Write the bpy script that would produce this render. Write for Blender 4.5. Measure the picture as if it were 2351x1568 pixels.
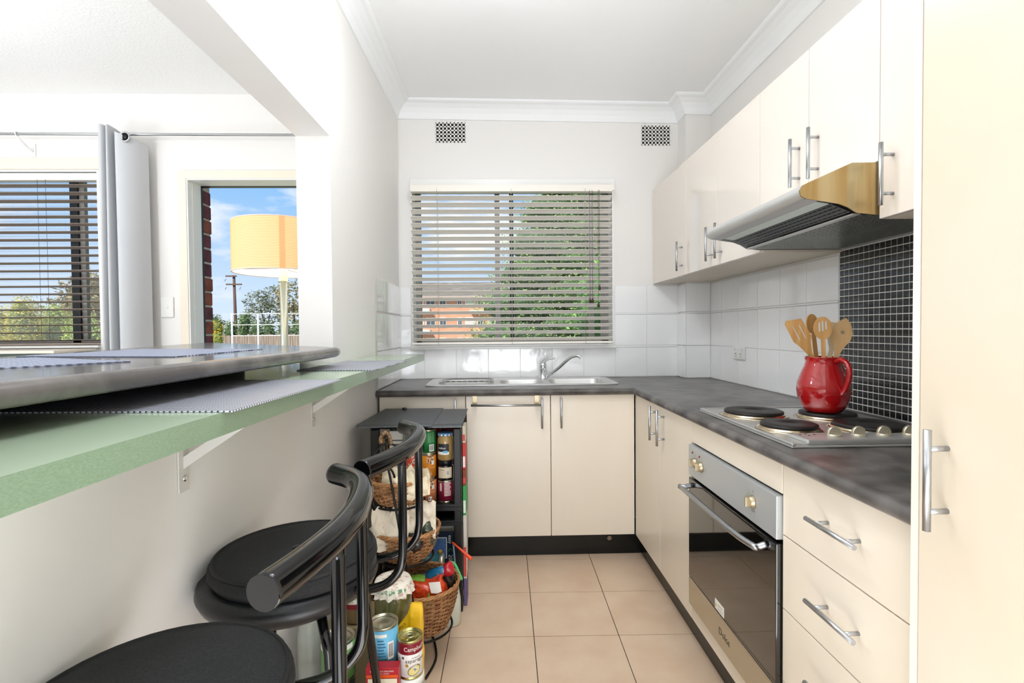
import bpy, bmesh, math, random
from mathutils import Vector, Matrix
random.seed(7)
for o in list(bpy.data.objects): bpy.data.objects.remove(o, do_unlink=True)
S = bpy.context.scene; COL = S.collection

# ---------------------------------------------------------------- camera
EYE = Vector((0, 0, 1.2043)); FPX = 1166.7
RX = Vector((0.99960715, -0.02669912, -0.00852688)); UX = Vector((0.00912652, 0.02241855, 0.99970701))
FX = Vector((0.02650014, 0.9993921, -0.02265342))
cd = bpy.data.cameras.new('camera'); cam = bpy.data.objects.new('camera', cd); COL.objects.link(cam)
cd.sensor_width = 36; cd.lens = 36 * FPX / 2351; cd.clip_start = .02; cd.clip_end = 500
M = Matrix((RX, UX, -FX)).transposed().to_4x4(); M.translation = EYE; cam.matrix_world = M
S.camera = cam
def ray(x, y): return FX + RX * ((x - 1175.5) / FPX) - UX * ((y - 784) / FPX)
def at(x, y, Y):
    d = ray(x, y); return EYE + d * (Y / d.y)
def atx(x, y, X):
    d = ray(x, y); return EYE + d * (X / d.x)
def atz(x, y, Z):
    d = ray(x, y); return EYE + d * ((Z - EYE.z) / d.z)

# ---------------------------------------------------------------- exposure, sky, sun, lights
S.view_settings.view_transform = 'Standard'; S.view_settings.look = 'None'
S.view_settings.gamma = 1; S.view_settings.use_curve_mapping = False
S.view_settings.exposure = 0.30
w = bpy.data.worlds.new('sky'); S.world = w; w.use_nodes = True
N = w.node_tree.nodes; L = w.node_tree.links; N.clear()
def nd(t, **k):
    n = N.new(t)
    for a, b in k.items(): setattr(n, a, b)
    return n
tc = nd('ShaderNodeTexCoord'); sep = nd('ShaderNodeSeparateXYZ'); L.new(tc.outputs['Generated'], sep.inputs[0])
rp = nd('ShaderNodeValToRGB'); L.new(sep.outputs[2], rp.inputs[0])
e = rp.color_ramp.elements; e[0].position = 0.0; e[0].color = (.74, .86, .99, 1); e[1].position = .7; e[1].color = (.12, .32, .80, 1)
x_ = rp.color_ramp.elements.new(.24); x_.color = (.31, .58, .95, 1)
mp = nd('ShaderNodeMapping'); mp.inputs['Scale'].default_value = (3.0, 3.0, 8.5); mp.inputs['Location'].default_value = (.35, .1, .0); L.new(tc.outputs['Generated'], mp.inputs[0])
nz = nd('ShaderNodeTexNoise'); nz.inputs['Scale'].default_value = 1.5; nz.inputs['Detail'].default_value = 7; nz.inputs['Roughness'].default_value = .55; L.new(mp.outputs[0], nz.inputs[0])
cr = nd('ShaderNodeValToRGB'); cr.color_ramp.elements[0].position = .52; cr.color_ramp.elements[1].position = .68; L.new(nz.outputs[0], cr.inputs[0])
mx = nd('ShaderNodeMixRGB'); L.new(cr.outputs[0], mx.inputs[0]); L.new(rp.outputs[0], mx.inputs[1]); mx.inputs[2].default_value = (1.0, 1.0, 1.0, 1)
bg = nd('ShaderNodeBackground'); bg.inputs[1].default_value = .84; L.new(mx.outputs[0], bg.inputs[0])
wo = nd('ShaderNodeOutputWorld'); L.new(bg.outputs[0], wo.inputs[0])

def sun(rot, en, ang=2):
    l = bpy.data.lights.new('sun', 'SUN'); l.energy = en; l.angle = math.radians(ang); l.color = (1, .96, .88)
    o = bpy.data.objects.new('sun', l); o.rotation_euler = [math.radians(a) for a in rot]; COL.objects.link(o)
def area(name, loc, rot, sx, sy, en, col=(1, 1, 1)):
    l = bpy.data.lights.new(name, 'AREA'); l.shape = 'RECTANGLE'; l.size = sx; l.size_y = sy; l.energy = en; l.color = col
    o = bpy.data.objects.new(name, l); o.location = loc; o.rotation_euler = [math.radians(a) for a in rot]; COL.objects.link(o)
sun((48, 0, -30), 4.6)                                                   # high sun behind the house, over the left shoulder
LC = (.90, .945, 1)
area('rear_fill', (0.05, -2.5, 0.6), (148, 0, 0), 1.2, 1.8, 63, LC)  # added fill behind the camera, thrown up at the ceiling
area('kitchen_floor_fill', (0.1, -0.1, 0.03), (180, 0, 0), .8, 1.4, 18, LC)  # added floor-level fill aimed upwards, no fitting there
area('living_floor_fill', (-3.4, -0.5, 0.05), (180, 0, 0), 1.8, 2.4, 84, LC)  # added fill washing the living-room ceiling from the floor
area('kitchen_overhead_fill', (0.0, 1.0, 2.48), (0, 0, 0), .5, 1.3, 9, LC)  # added overhead fill for floor and counters, out of view
area('kitchen_side_fill', (1.2, -2.0, 1.5), (90, 0, 70), 2.0, 1.8, 6, LC)  # added sideways fill, no window behind it
l_ = bpy.data.lights.new('ceiling_fill_point', 'POINT'); l_.energy = 9; l_.shadow_soft_size = .08; l_.color = LC  # unseen point fill added to brighten ceiling and upper walls
o_ = bpy.data.objects.new('ceiling_fill_point', l_); o_.location = (-0.02, 1.62, 2.40); COL.objects.link(o_)
l_ = bpy.data.lights.new('living_fill_point', 'POINT'); l_.energy = 20; l_.shadow_soft_size = .16; l_.color = LC  # unseen point fill added for the right-hand tiles and bar top
o_ = bpy.data.objects.new('living_fill_point', l_); o_.location = (-2.3, 1.5, 2.1); COL.objects.link(o_)

# ---------------------------------------------------------------- materials
def lin(h):
    h = h.lstrip('#'); c = [int(h[i:i+2], 16) / 255 for i in (0, 2, 4)]
    return tuple(((v / 12.92) if v <= .04045 else ((v + .055) / 1.055) ** 2.4) for v in c) + (1,)
MATS = {}
def mat(name, col='#808080', rough=.5, metal=0, coat=0, n=None, bump=None, spec=.5, trans=0, emit=None, stretch=None, ior=1.45, sss=0, alpha=1):
    """n=(scale, colour2, lo, hi, detail)   bump=(scale, strength, distance)"""
    if name in MATS: return MATS[name]
    m = bpy.data.materials.new(name); m.use_nodes = True; nt = m.node_tree; b = nt.nodes['Principled BSDF']
    b.inputs['Base Color'].default_value = lin(col); b.inputs['Roughness'].default_value = rough; b.inputs['Metallic'].default_value = metal
    b.inputs['Coat Weight'].default_value = coat; b.inputs['Coat Roughness'].default_value = .05; b.inputs['Specular IOR Level'].default_value = spec
    b.inputs['Transmission Weight'].default_value = trans; b.inputs['IOR'].default_value = ior; b.inputs['Alpha'].default_value = alpha
    if emit: b.inputs['Emission Color'].default_value = lin(emit[0]); b.inputs['Emission Strength'].default_value = emit[1]
    src = None
    if n or bump:
        t = nt.nodes.new('ShaderNodeTexCoord'); mp = nt.nodes.new('ShaderNodeMapping'); nt.links.new(t.outputs['Object'], mp.inputs[0]); src = mp.outputs[0]
        if stretch: mp.inputs['Scale'].default_value = stretch
    if n:
        q = nt.nodes.new('ShaderNodeTexNoise'); q.inputs['Scale'].default_value = n[0]; q.inputs['Detail'].default_value = n[4] if len(n) > 4 else 4
        nt.links.new(src, q.inputs[0]); r = nt.nodes.new('ShaderNodeValToRGB'); r.color_ramp.elements[0].position = n[2]; r.color_ramp.elements[1].position = n[3]
        r.color_ramp.elements[0].color = lin(col); r.color_ramp.elements[1].color = lin(n[1]); nt.links.new(q.outputs[0], r.inputs[0]); nt.links.new(r.outputs[0], b.inputs['Base Color'])
    if bump:
        q = nt.nodes.new('ShaderNodeTexNoise'); q.inputs['Scale'].default_value = bump[0]; q.inputs['Detail'].default_value = 2; nt.links.new(src, q.inputs[0])
        u = nt.nodes.new('ShaderNodeBump'); u.inputs['Strength'].default_value = bump[1]; u.inputs['Distance'].default_value = bump[2]
        nt.links.new(q.outputs[0], u.inputs['Height']); nt.links.new(u.outputs[0], b.inputs['Normal'])
    MATS[name] = m; return m
def glassmat(name, tint=(1, 1, 1), refl=.08):
    m = bpy.data.materials.new(name); m.use_nodes = True; nt = m.node_tree; nt.nodes.clear()
    t = nt.nodes.new('ShaderNodeBsdfTransparent'); t.inputs[0].default_value = (*tint, 1); g = nt.nodes.new('ShaderNodeBsdfGlossy'); g.inputs['Roughness'].default_value = .02
    f = nt.nodes.new('ShaderNodeFresnel'); f.inputs[0].default_value = 1.4; x = nt.nodes.new('ShaderNodeMixShader'); o = nt.nodes.new('ShaderNodeOutputMaterial')
    nt.links.new(f.outputs[0], x.inputs[0]); nt.links.new(t.outputs[0], x.inputs[1]); nt.links.new(g.outputs[0], x.inputs[2]); nt.links.new(x.outputs[0], o.inputs[0]); MATS[name] = m; return m
def weave(name, c1, c2, sx, sy, rough=.6):
    """woven cloth: crossed bands from two wave textures, as colour and as relief"""
    m = mat(name, c1, rough); nt = m.node_tree; b = nt.nodes['Principled BSDF']
    t = nt.nodes.new('ShaderNodeTexCoord'); wv = []
    for d, s in (('X', sx), ('Y', sy)):
        q = nt.nodes.new('ShaderNodeTexWave'); q.bands_direction = d; q.inputs['Scale'].default_value = s; nt.links.new(t.outputs['Object'], q.inputs[0]); wv.append(q)
    k = nt.nodes.new('ShaderNodeMath'); k.operation = 'MULTIPLY'; nt.links.new(wv[0].outputs[1], k.inputs[0]); nt.links.new(wv[1].outputs[1], k.inputs[1])
    r = nt.nodes.new('ShaderNodeValToRGB'); r.color_ramp.elements[0].color = lin(c1); r.color_ramp.elements[1].color = lin(c2); r.color_ramp.elements[0].position = .05; r.color_ramp.elements[1].position = .5
    nt.links.new(k.outputs[0], r.inputs[0]); nt.links.new(r.outputs[0], b.inputs['Base Color'])
    u = nt.nodes.new('ShaderNodeBump'); u.inputs['Distance'].default_value = .001; u.inputs['Strength'].default_value = .8
    nt.links.new(k.outputs[0], u.inputs['Height']); nt.links.new(u.outputs[0], b.inputs['Normal']); return m

WALL = mat('wall_paint', '#EFECE8', .6, bump=(60, .12, .002)); WALLR = mat('wall_render', '#F1EEEA', .6, bump=(25, .25, .004))
CEIL = mat('ceiling_paint', '#FBFBFB', .8); CEILT = mat('ceiling_textured', '#F7F7F6', .9, bump=(90, .5, .004)); CORN = mat('cornice_paint', '#F7F8F8', .6)
TILE = mat('white_wall_tile', '#FAFAFA', .07, coat=.5, bump=(11, .22, .012)); GROUTW = mat('white_grout', '#E9E8E6', .8)
FTILE = mat('floor_tile', '#E6CDB2', .32, n=(6, '#DCBFA2', .35, .7)); FGROUT = mat('floor_grout', '#4A3C30', .9)
CREAM = mat('cream_laminate', '#F0E6DA', .12, coat=.35); CREAMB = mat('cream_base_laminate', '#EBE0CF', .28, n=(3, '#E8DCC9', .4, .6), stretch=(1, 1, .2)); CREAME = mat('cream_edge', '#E6DAC6', .4)
KICK = mat('black_kickboard', '#0C0F0E', .25, bump=(80, .2, .002))
STONE = mat('charcoal_laminate', '#413E3C', .30, spec=.7, n=(11, '#77726E', .36, .70, 8)); NOSE = STONE
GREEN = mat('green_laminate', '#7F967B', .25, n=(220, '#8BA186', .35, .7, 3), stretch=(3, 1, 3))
STEEL = mat('brushed_steel', '#DCDCDA', .42, .85); CHROME = mat('chrome', '#E4E6E8', .06, 1); SATIN = mat('satin_nickel', '#BDC0C4', .34, 1)
PANEL = mat('satin_steel_panel', '#C4C8CA', .38, .55); WSTEEL = mat('warm_steel', '#C8B68C', .3, .9, n=(3, '#B2935A', .4, .6), stretch=(6, 1, .4))
BLKGL = mat('black_oven_glass', '#0B0B0A', .04, coat=1); BLK = mat('black_plastic', '#121314', .35); BLKGLOSS = mat('black_gloss_enamel', '#070708', .10, spec=.55)
HOLE = mat('dark_hole', '#26221F', .9); WHITEP = mat('white_plastic', '#F0EFEC', .3); WPAINT = mat('white_gloss_paint', '#F6F5F2', .25)
SLAT = mat('grey_beige_slat', '#F6F0E6', .4); SLATB = mat('brown_slat', '#94867C', .45); ALU = mat('grey_aluminium', '#8E8C88', .4, .3); ALUD = mat('dark_aluminium', '#22262B', .35, .3)
GLASS = glassmat('window_glass'); TRIMC = mat('cream_trim_paint', '#EFE4D2', .4)
RED = mat('red_glaze', '#A80E14', .07, coat=1, n=(5, '#C01419', .4, .7)); WOOD = mat('bamboo', '#D3A467', .45, n=(8, '#C08A48', .35, .7), stretch=(6, 6, .7)); WOODP = mat('pale_bamboo', '#E3CFA8', .5)
SEATC = mat('charcoal_velour', '#1C1C1E', .85, n=(300, '#29292B', .4, .7), bump=(400, .3, .001)); VINYL = mat('black_vinyl', '#17181B', .32, bump=(500, .35, .001))
MATW = weave('silver_woven_mat', '#4E5058', '#DADDE8', 34, 40, .4); MATB = weave('black_woven_mat', '#2E3032', '#8B8F93', 55, 70, .4)  # black mat: light reflections put into the grey strand colour
CURT = mat('grey_curtain', '#C9CBCE', .85, bump=(300, .2, .001))

# ---------------------------------------------------------------- geometry helpers
class MB:
    def __init__(s): s.v = []; s.f = []; s.m = []; s.s = []
    def add(s, vs, fs, m=0, sm=False):
        k = len(s.v); s.v += [Vector(v) for v in vs]
        for f in fs: s.f.append([i + k for i in f]); s.m.append(m); s.s.append(sm)
        return s
    def box(s, x0, x1, y0, y1, z0, z1, m=0, bev=0):
        if bev:
            bm = bmesh.new(); bmesh.ops.create_cube(bm, size=1)
            for v in bm.verts: v.co = Vector((x0 + (v.co.x + .5) * (x1 - x0), y0 + (v.co.y + .5) * (y1 - y0), z0 + (v.co.z + .5) * (z1 - z0)))
            bmesh.ops.bevel(bm, geom=bm.edges[:], offset=bev, segments=2, affect='EDGES', profile=.5)
            bm.verts.index_update(); s.add([v.co.copy() for v in bm.verts], [[v.index for v in f.verts] for f in bm.faces], m); bm.free(); return s
        vs = [(x, y, z) for z in (z0, z1) for y in (y0, y1) for x in (x0, x1)]
        return s.add(vs, [(0, 2, 3, 1), (4, 5, 7, 6), (0, 1, 5, 4), (2, 6, 7, 3), (0, 4, 6, 2), (1, 3, 7, 5)], m)
    def prism(s, poly, ax, a0, a1, m=0, sm=False):
        """poly: 2-D outline in the two axes other than ax, extruded from a0 to a1"""
        def p(u, v, a): return {'x': (a, u, v), 'y': (u, a, v), 'z': (u, v, a)}[ax]
        n = len(poly); vs = [p(u, v, a0) for u, v in poly] + [p(u, v, a1) for u, v in poly]
        s.add(vs, [list(range(n))[::-1], list(range(n, 2 * n))], m); k = len(s.v) - 2 * n
        for i in range(n): s.f.append([k + i, k + (i + 1) % n, k + n + (i + 1) % n, k + n + i]); s.m.append(m); s.s.append(sm)
        return s
    def tube(s, path, r, seg=10, m=0, caps=True, closed=False, rs=None):
        P = [Vector(p) for p in path]; n = len(P); rings = []; up = None; vs = []
        for i in range(n):
            a = P[(i - 1) % n] if (closed or i > 0) else P[i]; b = P[(i + 1) % n] if (closed or i < n - 1) else P[i]
            t = (b - a).normalized()
            if up is None: up = t.orthogonal().normalized()
            up = (up - t * up.dot(t)); up = up.normalized() if up.length > 1e-6 else t.orthogonal().normalized()
            sd = t.cross(up); rr = rs[i] if rs else r
            vs += [P[i] + (up * math.cos(2 * math.pi * k / seg) + sd * math.sin(2 * math.pi * k / seg)) * rr for k in range(seg)]
        fs = []
        for i in range(n if closed else n - 1):
            j = (i + 1) % n
            for k in range(seg): fs.append([i * seg + k, i * seg + (k + 1) % seg, j * seg + (k + 1) % seg, j * seg + k])
        s.add(vs, fs, m, True)
        if caps and not closed:
            k = len(s.v) - len(vs); s.f.append([k + i for i in range(seg)][::-1]); s.m.append(m); s.s.append(False)
            s.f.append([k + (n - 1) * seg + i for i in range(seg)]); s.m.append(m); s.s.append(False)
        return s
    def lathe(s, prof, c=(0, 0, 0), seg=28, m=0, ax='z', ms=None, sm=True, sx=1, sy=1):
        """prof: (radius, height[, material]) from bottom to top, closed with caps when the radius is > 0"""
        n = len(prof); vs = []
        for pr in prof:
            for k in range(seg):
                a = 2 * math.pi * k / seg; u, v, h = pr[0] * math.cos(a) * sx, pr[0] * math.sin(a) * sy, pr[1]
                q = {'z': (u, v, h), 'y': (u, h, v), 'x': (h, u, v)}[ax]; vs.append((c[0] + q[0], c[1] + q[1], c[2] + q[2]))
        k0 = len(s.v); s.v += [Vector(v) for v in vs]
        for i in range(n - 1):
            mm = prof[i + 1][2] if len(prof[i + 1]) > 2 else m
            for k in range(seg): s.f.append([k0 + i * seg + k, k0 + i * seg + (k + 1) % seg, k0 + (i + 1) * seg + (k + 1) % seg, k0 + (i + 1) * seg + k]); s.m.append(mm); s.s.append(sm)
        if prof[0][0] > 1e-5: s.f.append([k0 + k for k in range(seg)][::-1]); s.m.append(prof[0][2] if len(prof[0]) > 2 else m); s.s.append(False)
        if prof[-1][0] > 1e-5: s.f.append([k0 + (n - 1) * seg + k for k in range(seg)]); s.m.append(prof[-1][2] if len(prof[-1]) > 2 else m); s.s.append(False)
        return s
    def cyl(s, c, r, h, seg=20, m=0, ax='z'): return s.lathe([(r, 0), (r, h)], c, seg, m, ax)
    def patch(s, cx, cy, r, a0, a1, z0, z1, m=0, n=8):
        """curved label on a round body; angle 0 faces the camera side (-Y), positive to the right"""
        vs = []
        for i in range(n + 1):
            a = a0 + (a1 - a0) * i / n
            for z in (z0, z1): vs.append((cx + r * math.sin(a), cy - r * math.cos(a), z))
        return s.add(vs, [(2 * i, 2 * i + 2, 2 * i + 3, 2 * i + 1) for i in range(n)], m, True)
    def ball(s, c, rx, ry, rz, m=0, seg=16, rings=10, wob=0):
        vs = [(c[0], c[1], c[2] - rz)]
        for i in range(1, rings):
            t = math.pi * i / rings
            for k in range(seg):
                a = 2 * math.pi * k / seg; q = 1 + wob * (random.random() - .5)
                vs.append((c[0] + rx * math.sin(t) * math.cos(a) * q, c[1] + ry * math.sin(t) * math.sin(a) * q, c[2] - rz * math.cos(t) * q))
        vs.append((c[0], c[1], c[2] + rz)); fs = [(0, 1 + (k + 1) % seg, 1 + k) for k in range(seg)]
        for i in range(rings - 2):
            for k in range(seg): a = 1 + i * seg; fs.append((a + k, a + (k + 1) % seg, a + seg + (k + 1) % seg, a + seg + k))
        a = 1 + (rings - 2) * seg; fs += [(a + k, a + (k + 1) % seg, len(vs) - 1) for k in range(seg)]
        return s.add(vs, fs, m, True)
    def holed(s, outer, holes, frame, th, m=0):
        """flat plate with holes: 2-D loops, frame(u, v, w) -> 3-D point, thickness th"""
        bm = bmesh.new(); ed = []
        for lp in [outer] + holes:
            vs = [bm.verts.new((u, v, 0)) for u, v in lp]
            ed += [bm.edges.new((vs[i], vs[(i + 1) % len(vs)])) for i in range(len(vs))]
        bmesh.ops.triangle_fill(bm, edges=ed, use_beauty=True); 
        g = bmesh.ops.extrude_face_region(bm, geom=bm.faces[:])
        for v in [a for a in g['geom'] if isinstance(a, bmesh.types.BMVert)]: v.co.z = th
        bmesh.ops.recalc_face_normals(bm, faces=bm.faces[:]); bm.verts.index_update()
        s.add([frame(*v.co) for v in bm.verts], [[v.index for v in f.verts] for f in bm.faces], m); bm.free(); return s
    def text(s, body, size, fn, m=0, sq=1):
        cu = bpy.data.curves.new('lettering', 'FONT'); cu.body = body; cu.size = size; cu.align_x = 'CENTER'; cu.resolution_u = 2
        o = bpy.data.objects.new('lettering', cu); me = bpy.data.meshes.new_from_object(o)
        s.add([fn(v.co.x * sq, v.co.y) for v in me.vertices], [list(p.vertices) for p in me.polygons], m)
        bpy.data.objects.remove(o); bpy.data.curves.remove(cu); bpy.data.meshes.remove(me); return s
    def xf(s, fn): s.v = [Vector(fn(v)) for v in s.v]; return s
    def mesh(s, name, mats, off=Vector((0, 0, 0))):
        me = bpy.data.meshes.new(name); me.from_pydata([tuple(v - off) for v in s.v], [], s.f)
        for m in (mats if isinstance(mats, (list, tuple)) else [mats]): me.materials.append(m)
        me.polygons.foreach_set('material_index', s.m); me.polygons.foreach_set('use_smooth', s.s); me.update(); return me
WL = {}
def build(name, mb, mats, parent=None, label=None, kind=None):
    off = WL.get(parent.name, Vector((0, 0, 0))) if parent else Vector((0, 0, 0))
    o = bpy.data.objects.new(name, mb.mesh(name, mats, off)); COL.objects.link(o)
    if parent: o.parent = parent; WL[o.name] = off
    else: WL[o.name] = Vector((0, 0, 0))
    if label: o['label'] = label
    if kind: o['kind'] = kind
    return o
def thing(name, label, cat, loc=(0, 0, 0), group=None):
    o = bpy.data.objects.new(name, None); o.location = loc; o.empty_display_size = .05; COL.objects.link(o)
    o['label'] = label; o['category'] = cat; WL[o.name] = Vector(loc)
    if group: o['group'] = group
    return o
def solo(name, mb, mats, label, cat, group=None, loc=None):
    """a thing that is one mesh; its origin is put at its own base"""
    vs = mb.v; loc = Vector(loc) if loc else Vector((sum(v.x for v in vs) / len(vs), sum(v.y for v in vs) / len(vs), min(v.z for v in vs)))
    o = bpy.data.objects.new(name, mb.mesh(name, mats, loc)); o.location = loc; COL.objects.link(o)
    o['label'] = label; o['category'] = cat; WL[o.name] = loc
    if group: o['group'] = group
    return o
def struct(name, mb, mats, label=None): return build(name, mb, mats, None, label, 'structure')
def inst(name, me, parent, loc):
    o = bpy.data.objects.new(name, me); o.parent = parent; o.location = Vector(loc) - WL.get(parent.name, Vector((0, 0, 0))); COL.objects.link(o); return o
def dup(root, loc, label=None):
    r = root.copy(); COL.objects.link(r); r.location = loc; WL[r.name] = Vector(loc)
    if label: r['label'] = label
    for ch in list(root.children):
        c = ch.copy(); COL.objects.link(c); c.parent = r
        for g in list(ch.children): d = g.copy(); COL.objects.link(d); d.parent = c
    return r
def smoothpath(pts, n=6):
    P = [Vector(p) for p in pts]; out = []
    for i in range(len(P) - 1):
        p0 = P[max(i - 1, 0)]; p1 = P[i]; p2 = P[i + 1]; p3 = P[min(i + 2, len(P) - 1)]
        for k in range(n):
            t = k / n; out.append(.5 * ((2 * p1) + (-p0 + p2) * t + (2 * p0 - 5 * p1 + 4 * p2 - p3) * t * t + (-p0 + 3 * p1 - 3 * p2 + p3) * t ** 3))
    return out + [P[-1]]
def rrect(x0, x1, y0, y1, r, n=5):
    o = []
    for cx, cy, a0 in ((x1 - r, y1 - r, 0), (x0 + r, y1 - r, 90), (x0 + r, y0 + r, 180), (x1 - r, y0 + r, 270)):
        for k in range(n + 1): a = math.radians(a0 + 90 * k / n); o.append((cx + r * math.cos(a), cy + r * math.sin(a)))
    return o

# ---------------------------------------------------------------- key dimensions
XC, YC, YW, XR, XP, YP, XU = .7083, 2.6226, 3.212, 1.3032, 1.146, 3.0786, .9823
SL = .0152; XL = -.6676
LWF = lambda a, b, z: Vector((XL + SL * a + b, a - SL * b, z))           # along / out from the left wall
def lw(mb): return mb.xf(lambda v: LWF(v.y, v.x, v.z))
ZC = lambda x: 2.512 - .0135 * x                                         # slightly out-of-level cornice line
YL = 2.95                                                                # living-room far wall

def grid_wall(mb, u0, u1, v0, v1, holes, fn):
    """rectangle u0..u1 x v0..v1 minus rectangular holes, as boxes through fn(u0,u1,v0,v1)"""
    us = sorted({u0, u1} | {h[0] for h in holes} | {h[1] for h in holes}); vs = sorted({v0, v1} | {h[2] for h in holes} | {h[3] for h in holes})
    for a, b in zip(us, us[1:]):
        for c, d in zip(vs, vs[1:]):
            if not any(h[0] <= a and b <= h[1] and h[2] <= c and d <= h[3] for h in holes): fn(a, b, c, d)

# ---------------------------------------------------------------- room shell
WX0, WX1, WZ0, WZ1 = -.545, .737, 1.088, 2.15
mb = MB(); grid_wall(mb, -.72, XR, 0, 2.75, [(WX0, WX1, WZ0, WZ1)], lambda a, b, c, d: mb.box(a, b, YW, 3.42, c, d))
wall_far = struct('wall_far', mb, WALL)
mb = MB().box(XR, XR + .15, -4.6, 3.42, 0, 2.75); wall_right = struct('wall_right', mb, WALL)
mb = MB().box(XP, XR, YP, YW - .0005, 0, 2.70); pillar = struct('wall_pillar', mb, WALL)
mb = MB(); 
mb.box(-.13, 0, -4.58, 1.976, 1.951, 2.70); mb.box(-.13, 0, 1.976, 3.2, 0, 2.70); mb.box(-.13, 0, -4.58, 1.976, 0, 1.046)
lw(mb); wall_left = struct('wall_left', mb, WALLR)
mb = MB().box(-4.6, 1.45, -4.75, -4.6, 0, 2.75); struct('wall_rear', mb, WALL)
mb = MB().box(-4.6, -4.45, -4.6, 3.2, 0, 2.75); struct('wall_living_side', mb, WALL)
LX0, LX1, LZ0, LZ1 = -3.75, -2.245, 1.125, 2.13                            # living-room window
DX0, DX1, DZ1 = -1.757, -.93, 2.075                                        # living-room door
mb = MB(); grid_wall(mb, -4.45, -.785, 0, 2.75, [(LX0, LX1, LZ0, LZ1), (DX0, DX1, 0, DZ1)], lambda a, b, c, d: mb.box(a, b, YL, 3.06, c, d))
wall_living = struct('wall_living', mb, WALL)
# ceilings
mb = MB(); vs = []
for x in (-.90, 1.36):
    for y in (-4.6, 3.3): vs.append((x, y, ZC(x) + .098))
mb.add(vs + [(v[0], v[1], v[2] + .06) for v in vs], [(0, 1, 3, 2), (4, 6, 7, 5), (0, 4, 5, 1), (2, 3, 7, 6), (0, 2, 6, 4), (1, 5, 7, 3)])
struct('ceiling', mb, CEIL)
mb = MB().box(-4.5, -.74, -4.6, 3.0, 2.552, 2.62); struct('ceiling_living', mb, CEILT)
mb = MB().box(-4.9, 1.6, -4.9, 3.6, 2.76, 2.85); struct('sun_block_slab', mb, CEIL)  # unseen slab added above the ceilings to keep the sun out
# cove cornice with mitred corners
cp = [(0, 0), (.010, .002), (.013, .012), (.022, .035), (.040, .060), (.064, .078), (.082, .084), (.090, .090), (.090, .098)]
pts = [LWF(-4.5, 0, 0).xy, LWF(YW / (1), 0, 0).xy, Vector((XP, YW)), Vector((XP, YP)), Vector((XR, YP)), Vector((XR, -4.5))]
pts[1].y = YW; mb = MB(); vs = []
for i, p in enumerate(pts):
    d1 = (p - pts[i - 1]).normalized() if i else None; d2 = (pts[i + 1] - p).normalized() if i < len(pts) - 1 else None
    n1 = Vector((d1.y, -d1.x)) if d1 else None; n2 = Vector((d2.y, -d2.x)) if d2 else None
    if n1 is None: off = n2
    elif n2 is None: off = n1
    else: off = (n1 + n2) / (1 + n1.dot(n2))
    for o_, h_ in cp: q = p + off * o_; vs.append((q.x, q.y, ZC(q.x) + h_))
k = len(cp); fs = [(i * k + j, (i + 1) * k + j, (i + 1) * k + j + 1, i * k + j + 1) for i in range(len(pts) - 1) for j in range(k - 1)]
mb.add(vs, fs, 0, False); struct('trim_1', mb, CORN)

# floor: grout bed and single tiles, laid square to the left wall
mb = MB().box(-.72, XR, -4.6, YW, -.06, -.004); floor = struct('floor', mb, FGROUT)
mb = MB().box(-4.5, -.72, -4.6, 3.1, -.06, -.002); struct('floor_living', mb, mat('living_carpet', '#A79C8E', .9))
def clip(poly, n, c):
    out = []
    for i in range(len(poly)):
        a, b = poly[i], poly[(i + 1) % len(poly)]; da, db = a.dot(n) - c, b.dot(n) - c
        if da <= 0: out.append(a)
        if da * db < 0: out.append(a + (b - a) * (da / (da - db)))
    return out
G = .334; U = Vector((SL, 1)).normalized(); V = Vector((U.y, -U.x)); g0 = Vector((.1337, 2.3014))
for i in range(-3, 3):
    for j in range(-8, 3):
        a = g0 + V * G * i + U * G * j; q = .0016
        poly = [a + V * q + U * q, a + V * (G - q) + U * q, a + V * (G - q) + U * (G - q), a + V * q + U * (G - q)]
        for n, c in ((Vector((1, 0)), .757), (Vector((0, 1)), 2.6895), (Vector((-1, SL)), .665)): poly = clip(poly, n, c) if poly else poly
        if len(poly) < 3 or a.y < -.6: continue
        mb = MB().prism([(p.x, p.y) for p in poly], 'z', -.004, random.uniform(-.0004, 0)); build('tile', mb, FTILE, floor)

# wall tiles, 200 mm, each a piece with its own edge; thin bead course at z 1.3
def tiles(parent, u_edges, rows, fn, mat_=TILE):
    for ua, ub in zip(u_edges, u_edges[1:]):
        for za, zb_ in rows:
            if ub - ua < .012: continue
            mb = MB(); fn(mb, ua + .0012, ub - .0012, za + .0012, zb_ - .0012); build('tile', mb, mat_, parent)
R3 = [(.902, 1.1), (1.1, 1.297), (1.307, 1.478)]
T = .007
def edges(a, b, first, p=.2015):
    e = [a]; x = first
    while x < b - .004:
        if x > a + .004: e.append(x)
        x += p
    return e + [b]
uf = edges(-.619, XP, -.468)
farfn = lambda mb, a, b, c, d: mb.box(a, b, YW - T, YW, c, d, 0, .0012)
mbg = MB().box(-.62, XP, YW - .004, YW + .0005, .9, WZ0 - .001).box(-.62, WX0, YW - .004, YW + .0005, WZ0, 1.48).box(WX1, XP, YW - .004, YW + .0005, WZ0, 1.48)
build('grout', mbg, GROUTW, wall_far)
tiles(wall_far, uf, [(.902, WZ0)], farfn); tiles(wall_far, [WX1 + .002] + [u for u in uf if u > WX1 + .01], R3[1:] , farfn)
tiles(wall_far, [WX1 + .002] + [u for u in uf if u > WX1 + .01], [(WZ0, 1.1)], farfn)
tiles(wall_far, [-.619, WX0 - .001], R3[1:], farfn)
build('bead_tile', MB().box(WX1, XP, YW - .010, YW, 1.298, 1.306, 0, .002).box(-.619, WX0, YW - .010, YW, 1.298, 1.306, 0, .002), TILE, wall_far)
build('grout', MB().box(XR - .004, XR + .0005, 1.903, YP, .9, 1.48), GROUTW, wall_right)
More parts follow.
